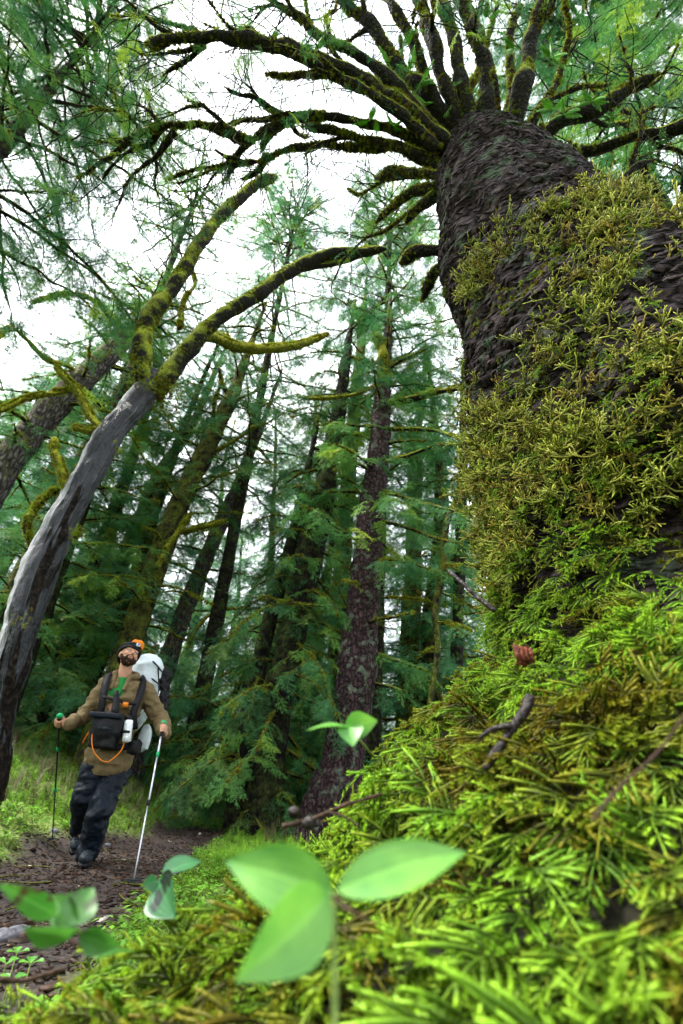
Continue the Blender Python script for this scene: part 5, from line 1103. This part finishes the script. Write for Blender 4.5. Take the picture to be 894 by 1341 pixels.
M['twig_brown'] = mat_simple('brown_twig', (.03, .016, .008), .7, .5, 80, .5)
M['redwood'] = mat_simple('red_bark_chip', (.11, .028, .015), .6, .5, 70, .8)
def leaf(base, tip, wid, nrm, par, mat, cup=.12, arch=.12, peak=.42, name='leaf', wave=.03):
    base, tip, nrm = map(lambda a: np.array(a, float), (base, tip, nrm)); L = np.linalg.norm(tip - base); d = (tip - base) / L; nrm = norm(nrm - nrm @ d * d); s = np.cross(nrm, d); nu, nv = 22, 15
    u = np.linspace(0, 1, nu)[:, None]; v = np.linspace(-1, 1, nv)[None]; e = math.log(.5) / math.log(peak); prof = np.sin(np.pi * u ** e) ** .85 * (1 - .3 * u ** 2)
    off = cup * wid * np.abs(v) ** 1.5 * prof + arch * L * 4 * u * (1 - u) * .5 + .018 * wid * np.cos(v * 6 * np.pi) * prof + wave * wid * np.sin(u * 9 + 2 * v) * v ** 2 * prof
    P = base + d * (u * L)[..., None] + s * (v * prof * wid / 2)[..., None] + nrm * off[..., None]
    i, j = np.meshgrid(np.arange(nu - 1), np.arange(nv - 1), indexing='ij'); F = np.stack([i * nv + j, (i + 1) * nv + j, (i + 1) * nv + j + 1, i * nv + j + 1], -1).reshape(-1, 4)
    me = mk_mesh(name, P.reshape(-1, 3) - parent_origin(par), F, mat); at_ = np.repeat(np.abs(v), nu, 0).ravel()
    if len(me.vertices) == len(at_): set_attr(me, 'tip', 'FLOAT', 'POINT', at_, 'value')
    o = bpy.data.objects.new(name, me); COL.objects.link(o); o.parent = par; return o
def ray_mound(px, py):
    v = ray(px, py)
    for s in np.arange(.15, 6, .004):
        p = CAMP + v * s
        if p[2] < max(float(moundz(p[0], p[1])), float(gz(p[0], p[1]))): return p
    return p
def mound_pt(p): return np.array([p[0], p[1], max(float(moundz(p[0], p[1])), float(gz(p[0], p[1])))])
def plant(label, ctr, leaves, mat, cat='plant', name='leafy_plant', foot=None, r=.0016):
    c = D(*ctr); f = mound_pt(c) if foot is None else ray_mound(*foot[:2]); t = root(name, label, cat, f)
    b = MB(); b.tube([f, (f + c) / 2 + [.006, .0, .012], c], [r * 1.3, r], 7, n=10); b.build('stem', M['stem'], t)
    for (bx, by, bd), (tx, ty, td), w_, nr in leaves: leaf(D(bx, by, bd), D(tx, ty, td), w_, nr, t, mat)
    return t
CAMD = MW @ np.array([0, 0, 1.0])
plant('bright three leaved plant, large and blurred, in the front of the moss at bottom centre', (437, 1171, .36), [((436, 1170, .36), (295, 1127, .375), .034, CAMD * .8 + [0, 0, .5]), ((430, 1172, .36), (306, 1286, .335), .038, CAMD * .9 + [.2, 0, .4]), ((441, 1167, .36), (610, 1116, .39), .030, CAMD * .7 + [0, 0, .7])], M['leaf_bright'], name='trillium_plant')
plant('small plant with two leaves held above the moss crest left of the giant trunk', (457, 953, .62), [((458, 953, .62), (401, 957, .60), .016, [0, -.3, 1]), ((452, 950, .62), (494, 944, .62), .030, CAMD + [0, 0, .2]), ((458, 948, .62), (462, 978, .60), .030, CAMD + [0, 0, .2])], M['leaf_bright'], foot=(500, 1010, .62), r=.0022)
plant('dark green plant with ragged leaves at the lower left corner', (103, 1218, .55), [((72, 1198, .56), (-4, 1157, .52), .018, CAMD + [.2, 0, .7]), ((90, 1212, .55), (122, 1162, .56), .030, CAMD + [0, 0, .3]), ((100, 1220, .55), (30, 1214, .52), .024, CAMD + [0, 0, .1]), ((104, 1224, .55), (158, 1238, .55), .020, CAMD + [0, 0, .3]), ((100, 1212, .55), (68, 1172, .57), .022, CAMD + [0, 0, .5])], M['leaf_green'], foot=(112, 1290, .55))
plant('low plant with dark blotched leaves between the moss and the trail', (222, 1160, .8), [((212, 1146, .8), (264, 1128, .82), .034, CAMD * .5 + [0, 0, 1]), ((208, 1152, .8), (230, 1202, .76), .050, CAMD + [0, 0, .3]), ((206, 1154, .8), (186, 1158, .8), .018, CAMD + [0, 0, .4])], M['leaf_blotched'], foot=(222, 1215, .8))
plant('slender pale grass blade lying across the moss at lower left', (125, 1256, .6), [((123, 1256, .6), (182, 1247, .62), .009, [0, -.2, 1])], M['leaf_green'], foot=(122, 1270, .6), name='grass_blade')
for q, (x_, y_, d_) in enumerate(((22, 1248, 1.9), (8, 1262, 1.8), (40, 1262, 1.7), (14, 1285, 1.5))):
    c = D(x_, y_, d_); c[2] = max(c[2], float(gz(c[0], c[1])) + .03); f = np.array([c[0], c[1], float(gz(c[0], c[1]))])
    t = root('clover_plant', ['small bright clover sprig farthest from the camera at the trail edge', 'small bright clover sprig at the left frame edge', 'small clover sprig right of the others by the stones', 'small clover sprig nearest the bottom left corner'][q], 'plant', f, 'clover sprigs at the trail edge')
    b = MB(); b.tube([f, c], .0015, 5, n=3); b.build('stem', M['stem'], t)
    for k_ in range(3):
        a = k_ * 2.09 + q; leaf(c, c + np.array([.03 * math.cos(a), .03 * math.sin(a), .006]), .026, [0, 0, 1], t, M['leaf_bright'], peak=.65)
# fine shoots standing out of the moss
mb = MB()
# licorice ferns on the limbs
def fern_src(par, base, tip, nrm, npair=13, w_=.28):
    base, tip = np.array(base), np.array(tip); L = np.linalg.norm(tip - base); d = (tip - base) / L; nrm = norm(nrm - nrm @ d * d); s = np.cross(nrm, d); V = []; F = []; u = np.linspace(0, 1, 8)[:, None]; C = base + d * u * L - nrm * .12 * L * u ** 2
    b = MB(); b.add(*tube(C, .0035, 4))
    for q in range(npair * 2):
        tt = .12 + .86 * (q // 2) / npair; sg = 1 if q % 2 else -1; c = base + d * tt * L - nrm * .12 * L * tt ** 2; l = L * w_ * math.sin(math.pi * (.25 + .72 * tt)) ; e = c + (s * sg * .95 + d * .45) * l - nrm * l * .15; wv = d * l * .13
        b.add(np.array([c - wv * .8, c + wv, (c + e) / 2 + wv * .9 + nrm * .004, e, (c + e) / 2 - wv * .7]), [[0, 1, 2, 4], [4, 2, 3, 4]])
    return b.build('frond', M['fern'], par, smooth=False)
ferns = [(411, 62, 5.5, 4), (392, 57, 5.5, 3), (352, 47, 5.6, 3), (328, 50, 5.6, 2), (379, 153, 5.5, 2), (484, 154, 5.2, 3), (515, 161, 5.1, 3), (537, 90, 5.5, 4), (551, 104, 5.3, 4), (510, 82, 5.5, 2), (592, 15, 6.2, 4), (724, 140, 5.1, 5), (738, 146, 5.1, 4), (776, 128, 5.2, 5), (800, 150, 5.4, 3), (674, 60, 5.8, 5), (722, 72, 5.9, 4), (808, 153, 5.5, 3), (556, 130, 5.3, 3), (527, 60, 5.8, 2), (493, 175, 5.2, 2), (640, 20, 6.2, 3), (612, 225, 4.7, 1)]
for q, (x_, y_, d_, n_) in enumerate(ferns):
    c = D(x_, y_ + 4, d_); t = root('licorice_fern', 'small bright green fern growing on a mossy limb of the giant tree', 'fern', c, 'ferns on the giant tree limbs')
    for k_ in range(n_):
        a = rng.uniform(0, 6.28); dd = norm(np.array([math.cos(a), math.sin(a) * .6 - .3, rng.uniform(.0, .7)])); fern_src(t, c, c + dd * rng.uniform(.10, .17), norm(np.array([0, -.6, .8]) + rng.normal(0, .2, 3)))
for q, (x_, y_, hh) in enumerate(((398, 325, 6.1), (372, 345, 6.2), (455, 322, 5.9), (375, 228, 6.1), (232, 470, 6.4))):
    c = H(x_, y_ + 3, hh); t = root('licorice_fern', 'small bright green fern growing on a limb of the leaning silver snag', 'fern', c, 'ferns on the snag limbs')
    for k_ in range(4): a = rng.uniform(0, 6.28); fern_src(t, c, c + norm(np.array([math.cos(a), math.sin(a) * .5, rng.uniform(.1, .9)])) * rng.uniform(.16, .28), norm(np.array([0, -.6, .8])))
# litter on the moss
def stick(name, label, pts, r0, r1, mat, cat='stick', forks=()):
    P = np.array([D(*p_) for p_ in pts]); b = MB(); t = root(name, label, cat, P.mean(0)); b.tube(P, [r0, r1], 9, n=26, disp=rough(r0 * .3, .5 / r0 * .3, 3)); b.build('stem', mat, t)
    for f_ in forks: b = MB(); b.tube(np.array([D(*p_) for p_ in f_]), [r1 * .9, r1 * .5], 7, n=10); b.build('side_twig', mat, t)
stick('broken_stick', 'wet dark broken stick half buried in the moss right of centre', [(694, 912, .95), (688, 928, .94), (668, 958, .91), (650, 985, .88), (636, 1006, .855)], .0075, .006, M['twig_wet'], forks=([(670, 950, .9), (645, 955, .9), (628, 966, .89)],))
stick('dead_twig', 'thin grey dead twig poking out from the left side of the giant trunk', [(648, 800, 1.18), (625, 782, 1.2), (606, 764, 1.22), (588, 748, 1.25)], .006, .0035, M['twig_wet'])
stick('dead_twig', 'brown needleless twig lying over the moss crest beside two dark cones', [(370, 1082, .80), (410, 1072, .79), (450, 1055, .78), (500, 1040, .8)], .0028, .002, M['twig_brown'], forks=([(430, 1064, .78), (452, 1070, .77), (470, 1082, .76)],))
stick('dead_twig', 'long brown stem rising through the moss at the right', [(775, 1075, .44), (812, 1030, .46), (858, 988, .49), (905, 925, .52)], .0015, .0011, M['twig_brown'])
stick('dead_twig', 'short pale brown stalk below the large three leaved plant', [(437, 1174, .36), (455, 1190, .355), (482, 1206, .35)], .0016, .001, M['twig_brown'])
stick('dead_twig', 'thin brown twig lying at the lower left over the trail edge', [(-10, 1282, .9), (30, 1284, .9), (60, 1276, .9), (85, 1270, .9)], .003, .002, M['twig_brown'])
for q, (x_, y_, d_) in enumerate(((385, 1064, .80), (404, 1078, .79))):
    b = MB(); b.ball(D(x_, y_, d_), (.009, .0075, .0075), nu=12, nv=9, disp=lambda P: .08 * fbm(P * 4, 3, 2)); tag(b.build('spruce_cone', M['twig_wet']), ['small dark cone on the moss crest, upper of two', 'small dark cone on the moss crest, lower of two'][q], 'cone', 'dark cones on the moss')
b = MB(); P = D(686, 858, .99); Bm = basis(norm(np.array([.25, .2, -1.0])), -CAMD); V0 = MB(); 
for k_ in range(4): V0.box(P + Bm @ np.array([(k_ - 1.5) * .008, rng.uniform(-.005, .005), rng.uniform(-.003, .003)]), (.006, .034 + rng.uniform(-.012, .01), .008), Bm @ np.array(basis(np.array([rng.normal(0, .06), 1, 0]), np.array([0, 0, 1.0]))))
tag(V0.build('bark_fragment', M['redwood'], smooth=False), 'reddish splintered bark fragment stuck in the moss on the trunk foot', 'bark')
for q, (x_, y_, s_) in enumerate(((6, 1232, .05), (25, 1222, .04), (70, 1090, .05), (140, 1108, .035))):
    v = ray(x_, y_); hh = 3.0
    for _ in range(60):
        p_ = H(x_, y_, hh); hh += (p_[2] - float(gz(p_[0], p_[1]))) * 2; hh = min(max(hh, 1.5), 9)
    b = MB(); b.ball(p_ + [0, 0, .01], (s_, s_ * .8, s_ * .5), nu=14, nv=10, disp=lambda P: .3 * fbm(P * 1.8 + q, 5, 3)); tag(b.build('stone', mat_simple('stone', (.10, .10, .11), .7, .4, 40, .5)), ['grey stone at the left edge of the trail by the clover', 'smaller grey stone right of the one at the left edge', 'pale stone beside the planted black pole', 'small stone right behind the hiker front boot'][q], 'stone')
